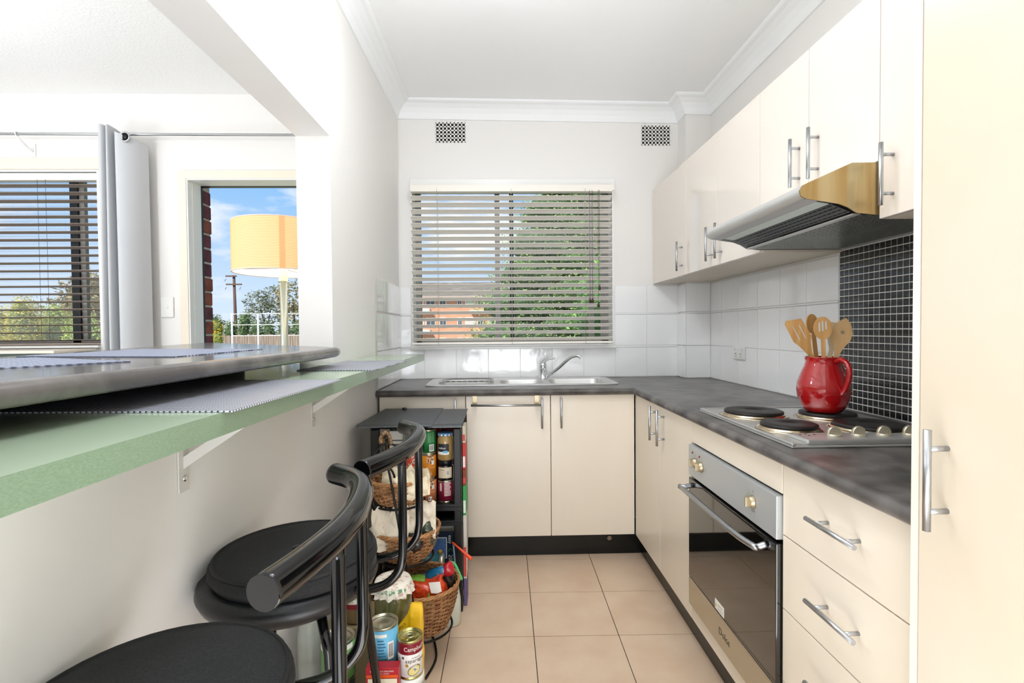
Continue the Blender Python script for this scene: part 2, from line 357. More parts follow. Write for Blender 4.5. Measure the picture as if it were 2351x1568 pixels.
rfn = lambda mb, a, b, c, d: mb.box(XR - T, XR, a, b, c, d, 0, .0012)
tiles(wall_right, [1.905, 2.108, 2.311, 2.514, 2.717, 2.92, YP], R3, rfn)
build('bead_tile', MB().box(XR - .010, XR, 1.905, YP, 1.298, 1.306, 0, .002), TILE, wall_right)
tiles(pillar, [XP, XR - T], R3, lambda mb, a, b, c, d: mb.box(a, b, YP - T, YP, c, d, 0, .0012))
tiles(pillar, [YP - T, YW - T], R3, lambda mb, a, b, c, d: mb.box(XP - T, XP, a, b, c, d, 0, .0012))
build('bead_tile', MB().box(XP - .01, XR - T, YP - .01, YP, 1.298, 1.306, 0, .002), TILE, pillar)
tiles(wall_left, [2.615, 2.80, 3.0, 3.2], R3, lambda mb, a, b, c, d: lw(mb.box(0, T, a, b, c, d, 0, .0012)))
build('edge_strip', lw(MB().box(0, .010, 2.609, 2.615, .90, 1.482)), mat('grey_edge_strip', '#B9B6AE', .5), wall_left)
# black mosaic splashback behind the cooktop: 14 visible columns, 24 rows of glass chips
MOS = mat('black_mosaic_glass', '#060607', .04, coat=.6, bump=(70, .30, .006))
msp = thing('mosaic_splashback', 'black glass mosaic splashback with white grout behind the cooktop', 'splashback', (XR - .004, 1.55, .9))
build('grout', MB().box(XR - .005, XR - .0002, .86, 1.903, .901, 1.495), mat('bright_white_grout', '#EFEDE9', .7), msp)
pz = .0246; py = .0252; chip = MB().box(-.0014, 0, .0016, py - .0016, .0016, pz - .0016, 0, .0007).mesh('chip', MOS)
for c in range(14):
    for r in range(21): inst('chip', chip, msp, (XR - .005, 1.901 - (c + 1) * py, .902 + r * pz))
mb = MB()
for c in range(41):
    for r in range(24):
        if c >= 14 or r >= 21: y = 1.901 - (c + 1) * py; z = .902 + r * pz; mb.box(XR - .0064, XR - .005, y + .0016, y + py - .0016, z + .0016, z + pz - .0016)
build('chips', mb, MOS, msp, kind='stuff')

# ---------------------------------------------------------------- kitchen window
mb = MB().box(WX0, WX0 + .012, YW + .001, 3.42, WZ0, WZ1).box(WX1 - .012, WX1, YW + .001, 3.42, WZ0, WZ1).box(WX0 + .012, WX1 - .012, YW + .001, 3.42, WZ0, WZ0 + .012).box(WX0 + .012, WX1 - .012, YW + .001, 3.42, WZ1 - .012, WZ1)
win1 = struct('window_1', mb, WPAINT)
fr = MB(); y0, y1 = 3.33, 3.37
fr.box(WX0 + .012, -.50, y0, y1, 1.10, 2.138).box(.68, WX1 - .012, y0, y1, 1.10, 2.138).box(WX0, WX1, y0, y1, 1.10, 1.135).box(WX0, WX1, y0, y1, 2.10, 2.138)
build('window_frame', fr, ALU, win1)
build('sash_stile', MB().box(-.018, .014, 3.325, 3.365, 1.12, 2.11), ALU, win1); build('sash_stile', MB().box(.078, .104, 3.34, 3.38, 1.12, 2.11), ALUD, win1, 'dark meeting stile of the sliding sash')
build('sash_stile', MB().box(.60, .63, 3.325, 3.365, 1.12, 2.11), ALU, win1)
build('glass_pane', MB().box(-.50, .68, 3.352, 3.355, 1.13, 2.10), GLASS, win1)
build('window_sill', MB().box(WX0 - .0, WX1 + .0, 3.165, 3.33, 1.086, 1.104, 0, .004).box(WX0 + .005, WX1 - .005, 3.20, 3.22, 1.095, 1.112), WPAINT, win1)
# venetian blind
bl = thing('venetian_blind', 'grey-beige venetian blind half open in the kitchen window above the sink', 'blind', (.09, 3.12, 1.12))
build('valance', MB().box(-.545, .738, 3.196, 3.216, 2.078, 2.150, 0, .003), WPAINT, bl, 'white pelmet board across the top of the blind')
build('head_rail', MB().box(-.525, .705, 3.10, 3.15, 2.045, 2.085), SLAT, bl)
def slat_mesh(w, x0, x1, tilt, mt, name='slat'):
    c, s_ = math.cos(tilt), math.sin(tilt); mb = MB(); n = 4; ps = []
    for i in range(n + 1):
        t = (i / n - .5) * w; b = .0018 * (1 - (2 * i / n - 1) ** 2); ps.append((t * c, -t * s_ + b))
    poly = ps + [(a, b - .0022) for a, b in ps[::-1]]
    return mb.prism(poly, 'x', x0, x1).mesh(name, mt)
sm_ = slat_mesh(.047, -.525, .700, math.radians(21), SLAT)
for i in range(22): inst('slat', sm_, bl, (0, 3.125, 2.012 - i * .04105))
build('bottom_rail', MB().box(-.528, .700, 3.105, 3.145, 1.118, 1.132, 0, .003), SLAT, bl)
for x in (-.365, .085, .535):
    build('ladder_cord', MB().tube([(x, 3.098, 2.06), (x, 3.098, 1.12)], .0011, 5).tube([(x, 3.15, 2.06), (x, 3.15, 1.12)], .0011, 5), mat('cord', '#B7B0A2', .8), bl)
for x, z in ((.560, 1.372), (.576, 1.372), (.619, 1.450), (.612, 1.345)):
    c_ = build('pull_cord', MB().tube([(x, 3.09, 2.05), (x, 3.088, z + .02)], .0011, 5), mat('brown_cord', '#5A4A3C', .8), bl)
    build('tassel', MB().lathe([(.003, 0), (.008, .004), (.0085, .012), (.004, .026), (.002, .030)], (x, 3.088, z - .008), 10), mat('brown_tassel', '#3B2A1F', .5), c_)
# air vents
def vent(x0, z0, x1, z1, label):
    t = thing('air_vent', label, 'vent', (x0, YW, z0), 'wall vents below the cornice'); nx, nz_ = 8, 5; px = (x1 - x0) / nx; pzz = (z1 - z0) / nz_
    build('backing', MB().box(x0, x1, YW - .0015, YW - .0002, z0, z1), HOLE, t)
    g = MB()
    for i in range(nx + 1): g.box(x0 + i * px - .004, x0 + i * px + .004, YW - .005, YW - .0015, z0 - .004, z1 + .004)
    for j in range(nz_ + 1): g.box(x0, x1, YW - .005, YW - .0015, z0 + j * pzz - .004, z0 + j * pzz + .004)
    build('grille', g, WALL, t)
vent(-.380, 2.382, -.194, 2.498, 'square-holed white air vent high above the left end of the window')
vent(.912, 2.366, 1.094, 2.480, 'square-holed white air vent high on the wall beside the upper cabinets')

# ---------------------------------------------------------------- handles and cabinets
def handle(parent, p, out, along, L_=.155, r=.0054, so=.032, post=.048):
    """bar handle: p centre on the door face, out / along unit vectors"""
    p = Vector(p); out = Vector(out); al = Vector(along); mb = MB()
    mb.tube([p + out * so - al * L_ / 2, p + out * so + al * L_ / 2], r, 12)
    for s_ in (-1, 1): mb.tube([p + al * post * s_, p + al * post * s_ + out * so], r * .8, 10)
    return build('handle', mb, SATIN, parent)
D = .018
def base_far(x0, x1, label, hx=None, hz=.775):
    t = thing('base_cabinet', label, 'cabinet', ((x0 + x1) / 2, YC, .127))
    build('carcass', MB().box(x0 + .001, x1 - .001, YC + D + .001, YW - .012, .127, .74 ), CREAME, t)
    d = build('door', MB().box(x0 + .0018, x1 - .0018, YC, YC + D, .129, .864, 0, .0012), CREAMB, t)
    if hx: handle(d, (hx, YC, hz), (0, -1, 0), (0, 0, 1))
    return t
base_far(-.617, -.173, 'cream base cabinet behind the black shelving unit', -.224)
tcab = base_far(-.173, .267, 'cream sink cabinet with towel rail, left of the two clear doors', .220)
base_far(.267, .7055, 'cream sink cabinet right of the towel-rail door', .319)
rail = MB().tube([(-.143, 2.572, .823), (.213, 2.572, .820)], .006, 12)
tr = thing('towel_rail', 'over-door steel towel rail on the cream sink cabinet', 'towel rail', (.03, 2.6, .82))
build('bar', rail, SATIN, tr)
for x in (-.125, .195): build('hook', MB().box(x - .011, x + .011, 2.612, 2.616, .815, .8655).box(x - .011, x + .011, 2.576, 2.616, .815, .819).box(x - .011, x + .011, 2.6165, 2.6215, .8645, .8665), mat('brass_tint_hook', '#B9A98A', .35, .6), tr)
def base_right(y1, y0, label, parts):
    t = thing('base_cabinet', label, 'cabinet', (XC, (y0 + y1) / 2, .127))
    build('carcass', MB().box(XC + D + .001, XR - .012, y0 + .001, y1 - .001, .127, .74), CREAME, t)
    for nm, a, b, z0, z1, h in parts:
        d = build(nm, MB().box(XC, XC + D, a + .0018, b - .0018, z0 + .0016, z1 - .0016, 0, .0012), CREAMB, t)
        if h: handle(d, (XC, h[0], h[1]), (-1, 0, 0), (0, 0, 1) if h[2] == 'v' else (0, 1, 0))
base_right(2.62, 1.843, 'cream corner cabinet with two narrow doors and paired handles', [('door', 2.215, 2.619, .127, .866, (2.263, .780, 'v')), ('door', 1.843, 2.215, .127, .866, (2.157, .777, 'v'))])
base_right(1.246, .8205, 'cream four-drawer cabinet between the oven and the pantry', [('drawer_front', .8205, 1.246, .686, .866, (1.022, .782, 'h')), ('drawer_front', .8205, 1.246, .500, .686, (1.023, .597, 'h')), ('drawer_front', .8205, 1.246, .314, .500, (1.023, .412, 'h')), ('drawer_front', .8205, 1.246, .127, .314, (1.023, .225, 'h'))])
ovh = thing('oven_housing', 'cream cabinet housing around the built-in oven under the cooktop', 'cabinet', (XC, 1.54, .127))
build('top_panel', MB().box(XC, XC + D, 1.248, 1.841, .787, .8645, 0, .0012), CREAMB, ovh); build('bottom_panel', MB().box(XC, XC + D, 1.248, 1.841, .129, .190, 0, .0012), CREAMB, ovh)
build('side_panel', MB().box(XC + .003, 1.28, 1.8405, 1.8425, .127, .74).box(XC + .003, 1.28, 1.2465, 1.2485, .127, .74), CREAME, ovh)
kb1 = solo('kickboard', MB().box(-.622, .757, 2.6894, 2.702, 0, .126), KICK, 'black kickboard under the sink cabinets', 'kickboard')
kb2 = solo('kickboard', MB().box(.7565, .769, .30, 2.689, 0, .126), KICK, 'black kickboard under the oven and drawers', 'kickboard')
build('screw_cap', MB().lathe([(.011, 0), (.013, .003), (.008, .006)], (.585, 2.6835, .085), 14, 0, 'y'), mat('rusty_cap', '#8D7A64', .6), kb1)

# countertop: slab with a hole for the sink, bullnose front swept round the inside corner
ZT, ZB = .900, .867; nx_, ny_ = .700, 2.606
mb = MB(); grid_wall(mb, -.626, XR - .0075, ny_, YW - .0075, [(-.37, .64, 2.80, 3.16), (XP - .0075, XR - .0075, YP - .0075, YW - .0075)], lambda a, b, c, d: mb.box(a, b, c, d, ZB, ZT))
mb.box(nx_, XR - .009, .8205, ny_, ZB, ZT)
prof = [(0, ZB)] + [(-.0165 * math.sin(t) , (ZB + ZT) / 2 - .0165 * math.cos(t)) for t in [math.pi * k / 8 for k in range(1, 8)]] + [(0, ZT)]
vs = []
for p, n in (((-.626, ny_), (0, 1)), ((nx_, ny_), (1, 1)), ((nx_, .8205), (1, 0))):
    for o_, z in prof: vs.append((p[0] + n[0] * o_, p[1] + n[1] * o_, z))
k = len(prof); mb.add(vs, [(i * k + j, i * k + j + 1, (i + 1) * k + j + 1, (i + 1) * k + j) for i in range(2) for j in range(k - 1)], 0, True)
mb.add([vs[j] for j in range(k)], [list(range(k))]); mb.add([vs[2 * k + j] for j in range(k)], [list(range(k))[::-1]])
solo('countertop', mb, STONE, 'charcoal mottled L-shaped countertop with rounded front edge', 'countertop')

# pantry
XN = .682
pn = thing('pantry', 'tall cream pantry cupboard at the right edge of the picture', 'cupboard', (1.0, .5, 0))
build('carcass', MB().box(XN + .0195, XR - .003, .05, .804, .02, 2.09), CREAME, pn); build('side_panel', MB().box(XN, XR - .001, .8055, .8195, .0, 2.10), CREAM, pn)
pd = build('door', MB().box(XN, XN + .018, .30, .8035, .13, 2.09, 0, .0012), mat('cream_pantry_door', '#DDD0BD', .3, n=(2, '#DACCB6', .4, .6)), pn); handle(pd, (XN, .7515, .970), (-1, 0, 0), (0, 0, 1), L_=.155, r=.0055)
build('door', MB().box(XN, XN + .018, .052, .297, .13, 2.09, 0, .0012), CREAMB, pn)

# upper cabinets
ZU0, ZU1 = 1.488, 2.0781
def upper(y1, y0, doors, label, z0=ZU0, hz=1.588):
    t = thing('wall_cabinet', label, 'cabinet', (XU, (y0 + y1) / 2, z0))
    x1 = XR - .0005 
    if y1 > YP: build('carcass', MB().box(XU + D + .001, XP - .001, y0 + .001, y1 - .001, z0, ZU1).box(XP - .001, x1, y0 + .001, YP - .001, z0, ZU1), CREAME, t)
    else: build('carcass', MB().box(XU + D + .001, x1, y0 + .001, y1 - .001, z0, ZU1), CREAME, t)
    for a, b, hy in doors:
        d = build('door', MB().box(XU, XU + D, a + .0012, b - .0012, z0, ZU1, 0, .001), CREAM, t)
        if hy: handle(d, (XU, hy, hz), (-1, 0, 0), (0, 0, 1), r=.0055)
upper(YW - .001, 2.636, [(2.636, YW - .002, 2.688)], 'cream wall cabinet nearest the window with a single handle')
upper(2.636, 1.889, [(2.261, 2.636, 2.308), (1.889, 2.261, 2.210)], 'cream double-door wall cabinet left of the rangehood')
upper(1.889, 1.290, [(1.589, 1.889, 1.637), (1.290, 1.589, 1.540)], 'short cream double-door wall cabinet above the rangehood', 1.632, 1.737)
upper(1.290, .8205, [(.8205, 1.290, 1.243)], 'cream wall cabinet between the rangehood and the pantry', 1.482, 1.583)

# ---------------------------------------------------------------- rangehood
HY0, HY1 = 1.296, 1.884
hd = thing('rangehood', 'stainless steel slide-under rangehood below the wall cabinets', 'rangehood', (1.0, 1.59, 1.5))
sidep = [(.981, 1.629), (.915, 1.628), (.80, 1.577), (.786, 1.570), (.778, 1.557), (.782, 1.543), (.795, 1.536), (.881, 1.523), (.905, 1.514), (.929, 1.4995), (.98, 1.4945), (1.29, 1.4945), (1.29, 1.629)]
lip = [(.981, 1.629), (.915, 1.628), (.80, 1.577), (.786, 1.570), (.778, 1.557), (.782, 1.543), (.795, 1.536)]
build('side_panel', MB().prism(sidep, 'y', HY0, HY0 + .004), WSTEEL, hd, 'brass-toned steel end panel'); build('side_panel', MB().prism(sidep, 'y', HY1 - .004, HY1), STEEL, hd)
mb = MB(); n = len(lip); mb.add([(x, HY0 + .004, z) for x, z in lip] + [(x, HY1 - .004, z) for x, z in lip], [(i, i + 1, n + i + 1, n + i) for i in range(n - 1)], 0, True); build('canopy', mb, STEEL, hd)
mb = MB().prism([(.795, 1.536), (.83, 1.532), (.83, 1.534), (.795, 1.538)], 'y', HY0 + .004, HY1 - .004); build('front_lip', mb, STEEL, hd)
build('light_cover', MB().prism([(.832, 1.532), (.868, 1.5265), (.868, 1.5285), (.832, 1.534)], 'y', HY0 + .02, HY1 - .03), mat('frosted_cover', '#C9D3CC', .35), hd)
def slotplate(name, p0, p1, rows, cols, sw, sh, m_, par):
    """perforated metal plate from p0 (x,z) to p1 (x,z) across the hood width: real slots"""
    (xa, za), (xb, zb_) = p0, p1; Lp = math.hypot(xb - xa, zb_ - za); W_ = HY1 - HY0 - .03; holes = []
    for r in range(rows):
        for c in range(cols):
            u = (r + .5) * Lp / rows; v = (c + .5 + (.0 if r % 2 else .25)) * (W_ - .01) / (cols + .5)
            holes.append([(u - sh / 2, v - sw / 2), (u + sh / 2, v - sw / 2), (u + sh / 2, v + sw / 2), (u - sh / 2, v + sw / 2)])
    fr_ = lambda u, v, w_: Vector((xa + (xb - xa) * u / Lp, HY0 + .015 + v, za + (zb_ - za) * u / Lp + w_))
    mb = MB().holed([(0, 0), (Lp, 0), (Lp, W_), (0, W_)], holes, fr_, .0012); return build(name, mb, m_, par)
slotplate('vent_strip', (.870, 1.5255), (.922, 1.5045), 4, 26, .0175, .005, mat('grey_steel', '#7D8082', .35, .8), hd)
slotplate('filter_panel', (.945, 1.4975), (1.285, 1.4975), 26, 24, .020, .0062, mat('filter_steel', '#A5A9A6', .3, .9), hd)
build('filter_frame', MB().box(.925, .945, HY0 + .01, HY1 - .01, 1.4965, 1.5005), STEEL, hd); build('filter_frame', MB().box(1.283, 1.292, HY0 + .01, HY1 - .01, 1.496, 1.50), STEEL, hd)
build('inner_box', MB().box(.84, 1.29, HY0 + .006, HY1 - .006, 1.545, 1.56), mat('dark_interior', '#1B1C1C', .6), hd)

# ---------------------------------------------------------------- oven
ov = thing('oven', 'built-in oven with steel control panel and black glass door', 'oven', (XC, 1.54, .19))
OY0, OY1 = 1.2495, 1.8395; OX = XC - .014
build('body', MB().box(XC + .008, 1.25, OY0 + .002, OY1 - .002, .195, .783), BLK, ov)
build('control_panel', MB().box(OX, XC + .008, OY0, OY1, .670, .781, 0, .002), PANEL, ov)
dr = build('door_glass', MB().box(OX, XC + .006, OY0, OY1, .293, .660, 0, .003), BLKGL, ov)
build('bottom_trim', MB().box(OX, XC + .006, OY0, OY1, .193, .291, 0, .002), mat('satin_steel_trim', '#BDB5A2', .2, .8), ov)
build('door_edge', MB().box(OX - .0006, OX, OY0 + .004, OY1 - .004, .2915, .2935), CHROME, dr)
hp = [(OX, 1.800, .640), (OX - .040, 1.796, .634), (OX - .040, 1.786, .632), (OX - .040, 1.42, .630), (OX - .026, 1.315, .628), (OX - .022, 1.305, .628), (OX, 1.296, .640)]
build('handle', MB().tube(smoothpath(hp, 3), .0088, 12), SATIN, dr)
for (y, z), lb in (((1.775, .727), 'temperature'), ((1.722, .727), 'function'), ((1.368, .727), 'timer')):
    mb = MB().lathe([(.0185, 0), (.0185, -.004), (.015, -.010), (.014, -.013)], (OX, y, z), 24, 0, 'x'); mb.box(OX - .022, OX - .012, y - .0035, y + .0035, z - .0135, z + .0135, 0, .0015)
    build('knob', mb, mat('beige_metal_knob', '#B7A98C', .3, .7), ov)
mb = MB()
for y in (1.800, 1.738): mb.lathe([(.0038, 0), (.0038, -.002), (.002, -.003)], (OX, y, .758), 12, 0, 'x')
build('indicator_light', mb, mat('red_lens', '#8A1A14', .3), ov)
mb = MB(); of = lambda y0, z0, s_=1: (lambda u, v: Vector((OX - .0006, y0 - u, z0 + v)))
mb.text('0', .008, of(1.772, .751)); mb.text('I', .008, of(1.719, .751)); mb.text('0', .008, of(1.366, .753)); mb.text('60  30', .006, of(1.366, .700)); build('control_marks', mb, HOLE, ov)
mb = MB(); mb.text('Dolce', .032, of(1.545, .232), 0, 1.0); build('logo', mb, mat('grey_print', '#4A4740', .4), ov)
mb = MB().box(OX - .0008, OX - .0001, 1.545, 1.61, .300, .332); mb.add([(OX - .001, 1.606, .308), (OX - .001, 1.596, .308), (OX - .001, 1.601, .322)], [(0, 1, 2)], 1)
mb.text('CAUTION', .007, lambda u, v: Vector((OX - .001, 1.571 - u, .318 + v)), 2); mb.text('Hot Surface', .007, lambda u, v: Vector((OX - .001, 1.571 - u, .307 + v)), 2)
build('sticker', mb, [mat('sticker_white', '#F2EFE6', .5), mat('warning_yellow', '#D8A415', .5), HOLE], ov)

# ---------------------------------------------------------------- cooktop
ck = thing('cooktop', 'stainless electric cooktop with four solid hotplates and a knob strip', 'cooktop', (.985, 1.545, .9))
CX0, CX1, CY0, CY1 = .735, 1.235, 1.252, 1.842
mb = MB().box(CX0, CX1, CY0, CY1, .9005, .906, 0, .002).box(CX0 + .012, CX1 - .012, CY0 + .010, CY1 - .012, .906, .910, 0, .002); mb.box(CX0, CX0 + .010, CY0, CY1, .906, .913, 0, .002); mb.box(CX0, CX1, CY1 - .010, CY1, .906, .913, 0, .002)
build('hob_plate', mb, STEEL, ck); build('control_strip', MB().box(CX0 + .045, CX1 - .003, CY0 + .006, CY0 + .098, .910, .919, 0, .003), STEEL, ck)
IRON = mat('hotplate_iron', '#262423', .45, .3); RING = mat('burnt_steel_ring', '#C9BBA0', .18, 1)
for x, y, r in ((.855, 1.682, .092), (.838, 1.444, .076), (1.072, 1.628, .083), (1.062, 1.425, .092)):
    b_ = build('hotplate', MB().lathe([(r * .98, .919), (r, .9225), (r * .99, .9275), (r * .93, .9295), (r * .30, .9295), (r * .28, .928), (0.0001, .928)], (x, y, 0), 40), IRON, ck)
    build('ring', MB().lathe([(r * 1.18, .9098), (r * 1.10, .914), (r * 1.05, .9155), (r * 1.05, .9185), (r * 1.0, .9205), (r * .97, .9205)], (x, y, 0), 40), RING, b_)
for x in (.882, .948, 1.016, 1.086):
    mb = MB().lathe([(.018, .919), (.018, .9215), (.0165, .924)], (x, 1.310, 0), 24)
    n = 10; pf = [(-.017 * math.cos(math.pi * k / n), .924 + .019 * math.sin(math.pi * k / n)) for k in range(n + 1)]; mb.prism([(x + a, b) for a, b in pf], 'y', 1.306, 1.316, 0, True)
    build('knob', mb, mat('cream_metal_knob', '#D2C9B2', .25, .6), ck)
mb = MB()
for x, y in ((.800, 1.325), (.820, 1.335), (.818, 1.315), (.838, 1.325)): mb.cyl((x, y, .9192), .0035, .0006, 10)
build('indicator_mark', mb, mat('dark_red_mark', '#6B1420', .4), ck)

# ---------------------------------------------------------------- red jug with wooden utensils
mx_, my_ = 1.0555, 1.622; mz = .9305
jug = thing('red_jug', 'glossy red ceramic jug holding wooden utensils, on the rear hotplate', 'jug', (mx_, my_, mz))
pf = [(.045, 0), (.052, .003), (.066, .022), (.0755, .048), (.0785, .072), (.076, .095), (.066, .125), (.056, .148), (.0525, .163), (.0545, .176), (.056, .1785), (.053, .1785), (.049, .163), (.052, .148), (.061, .125), (.071, .095), (.0735, .072), (.070, .048), (.055, .015), (.0001, .010)]
build('body', MB().lathe([(r, mz + z) for r, z in pf], (mx_, my_, 0), 48), RED, jug)
hd_ = Vector((.12, -.993, 0)); hpts = [(.052, .166), (.075, .172), (.097, .160), (.106, .135), (.100, .105), (.088, .080), (.0745, .066)]
mb = MB().tube(smoothpath([Vector((mx_, my_, mz)) + hd_ * a + Vector((0, 0, b)) for a, b in hpts], 5), .008, 12); build('handle', mb, RED, jug)
mb = MB()
for i in range(9):
    zz = .020 + i * .0105; a0 = -.15 - i * .02; pts_ = []
    for k in range(9):
        t = k / 8; a = a0 + t * 1.3; z = zz + t * t * .012; rr = .0012 + [.0655, .071, .0752, .0775, .0784, .078, .0765, .0735, .070][i]
        pts_.append((mx_ + rr * math.cos(a), my_ + rr * math.sin(a) , mz + z))
    mb.tube(pts_, .0012, 5)
build('carved_rib', mb, RED, jug, kind='stuff')
def utensil(name, label, tip, base, outline, holes, m_=WOOD, th=.006, twist=0):
    """flat wooden utensil: outline in (across, along) with along 0 at the foot; faces the kitchen"""
    b = Vector(base); t = Vector(tip); ax = (t - b).normalized(); view = Vector((.52, .85, 0)); sd = ax.cross(view).normalized(); nn = sd.cross(ax)
    if twist: R_ = Matrix.Rotation(twist, 3, ax); sd = R_ @ sd; nn = R_ @ nn
    Lg = (t - b).length; k = Lg / max(p[1] for p in outline); fr_ = lambda u, v, w_: b + sd * u + ax * v * k + nn * (w_ - th / 2)
    mb = MB().holed(outline, holes, fr_, th); return solo(name, mb, m_, label, 'utensil', 'wooden utensils in the red jug', loc=b)
slot = lambda x, y0, y1, w_=.0022: [(x - w_, y0), (x + w_, y0), (x + w_, y1), (x - w_, y1)]
hb = lambda dx, dy: (mx_ + dx, my_ + dy, mz + .030)
def U_(px, py, Y): p = at(px, py, Y); return tuple(p)
turner = [(-.006, 0), (.006, 0), (.007, .18), (.018, .215), (.027, .235), (.027, .30), (.020, .310), (-.024, .297), (-.027, .235), (-.018, .215), (-.007, .18)]
utensil('wooden_turner', 'slotted wooden turner with an angled blade, leftmost in the red jug', U_(1818, 731, 1.64), hb(.034, -.006), turner, [slot(-.010, .232, .280, .0016), slot(.008, .232, .285, .0016)], twist=.15)
def oval(w0, c, a, b, neck=.2, n=10, point=0):
    o = [(-.006, 0), (.006, 0), (.0065, c - b * 1.15)]
    for k in range(n + 1): t = -math.pi / 2 + math.pi * k / n + .25 * (1 - k / n) ; o.append((a * math.cos(t), c + b * math.sin(t)))
    for k in range(1, n + 1): t = math.pi / 2 + math.pi * k / n - .25 * k / n; o.append((a * math.cos(t), c + b * math.sin(t)))
    return o + [(-.0065, c - b * 1.15)]
utensil('wooden_spoon', 'plain wooden spoon standing behind the slotted spoon in the red jug', U_(1862, 721, 1.66), hb(.006, .020), oval(0, .275, .019, .035), [], twist=.5)
utensil('slotted_spoon', 'round wooden spoon with three slots, centre of the red jug', U_(1888, 727, 1.60), hb(.000, -.010), oval(0, .262, .0265, .040), [slot(-.009, .258, .285), slot(0, .252, .287), slot(.009, .250, .282)])
cs = [(-.006, 0), (.006, 0), (.007, .175), (.014, .20), (.030, .225), (.0345, .250), (.031, .275), (.018, .292), (.006, .303), (-.012, .285), (-.024, .255), (-.024, .230), (-.012, .200), (-.007, .175)]
utensil('corner_spoon', 'pointed wooden corner spoon with a round hole, rightmost in the red jug', U_(1948, 731, 1.60), hb(-.012, -.006), cs, [[(.004 + .0065 * math.cos(a), .252 + .0065 * math.sin(a)) for a in [k * math.pi / 5 for k in range(10)]]], m_=mat('light_bamboo', '#DDB680', .45, n=(8, '#CFA468', .35, .7), stretch=(6, 6, .7)))
utensil('wooden_spatula', 'pale wooden spatula half hidden behind the corner spoon', U_(1926, 741, 1.66), hb(-.010, .016), [(-.006, 0), (.006, 0), (.007, .19), (.020, .225), (.022, .285), (-.020, .288), (-.020, .23), (-.007, .19)], [], m_=WOODP)

# ---------------------------------------------------------------- sink and tap
sk = thing('sink', 'stainless steel double-bowl sink with a drainer on the left', 'sink', (.13, 2.97, .9))
b1 = rrect(.005, .262, 2.835, 3.060, .06); b2 = rrect(.292, .612, 2.815, 3.085, .05)
drn = rrect(-.345, -.025, 2.835, 3.075, .06)
mb = MB().holed(rrect(-.408, .668, 2.765, 3.180, .05), [b1, b2, drn], lambda u, v, w_: Vector((u, v, .9012 + w_)), .0022); mb.tube([(u, v, .9025) for u, v in rrect(-.405, .665, 2.768, 3.177, .05)], .003, 8, closed=True)
build('deck', mb, STEEL, sk)
def bowl(lp, depth, shrink, nm):
    cx = sum(p[0] for p in lp) / len(lp); cy = sum(p[1] for p in lp) / len(lp); vs = []; n = len(lp)
    for f_, z in ((1, .9034), (.97, .896), (1 - shrink, .9034 - depth + .02), (.9 - shrink, .9034 - depth)):
        vs += [(cx + (u - cx) * f_, cy + (v - cy) * f_, z) for u, v in lp]
    fs = [(i * n + k, (i + 1) * n + k, (i + 1) * n + (k + 1) % n, i * n + (k + 1) % n) for i in range(3) for k in range(n)] + [[3 * n + k for k in range(n)]]
    return build(nm, MB().add(vs, fs, 0, True), STEEL, sk)
bowl(b1, .14, .06, 'bowl'); bowl(b2, .15, .06, 'bowl'); bowl(drn, .008, .02, 'drainer')
mb = MB()
for i in range(9): x = -.32 + i * .033; mb.tube([(x, 2.865, .8975), (x, 3.045, .899)], .0035, 8)
build('drainer_rib', mb, STEEL, sk)
tap = thing('mixer_tap', 'chrome mixer tap with a raised swivel spout between the sink bowls', 'tap', (.275, 3.125, .9033))
build('body', MB().lathe([(.027, .9034), (.027, .908), (.021, .912), (.0205, .945), (.023, .950), (.023, .985), (.021, .996), (.012, 1.003), (.0001, 1.005)], (.272, 3.125, 0), 28), CHROME, tap)
a = at(1251, 836, 3.12); build('lever', MB().tube(smoothpath([(.264, 3.125, .992), (.278, 3.118, 1.010), (.305, 3.105, 1.024), (.343, 3.090, 1.031)], 4), .008, 10, rs=[.014, .014, .013, .012, .011, .010, .009, .0085, .008, .0075, .007, .0065, .006]), CHROME, tap)
q = [at(1256, 864, 3.11), at(1282, 845, 3.05), at(1303, 826, 3.01), at(1317, 818, 2.99), at(1328, 817, 2.975), at(1334, 822, 2.97)]
build('spout', MB().tube(smoothpath([tuple(p) for p in q], 5), .0095, 12), CHROME, tap)

# power outlet on right wall
po = thing('power_outlet', 'white double power point on the tiled wall left of the red jug', 'power outlet', (XR - .012, 2.69, 1.03))
build('plate', MB().box(XR - .018, XR - .0071, 2.630, 2.757, 1.036, 1.102, 0, .003), WHITEP, po)
for y in (2.735, 2.652): build('switch', MB().box(XR - .021, XR - .0182, y - .006, y + .006, 1.083, 1.096, 0, .001), WHITEP, po)
for y in (2.722, 2.665):
    mb = MB(); mb.lathe([(.0165, 0), (.0165, -.001)], (XR - .018, y, 1.060), 20, 0, 'x', sx=1)
    for dy, dz in ((-.006, .006), (.006, .006), (0, -.008)): mb.box(XR - .0196, XR - .019, y + dy - .0012, y + dy + .0012, 1.060 + dz - .004, 1.060 + dz + .004, 1)
    build('socket', mb, [WHITEP, HOLE], po)

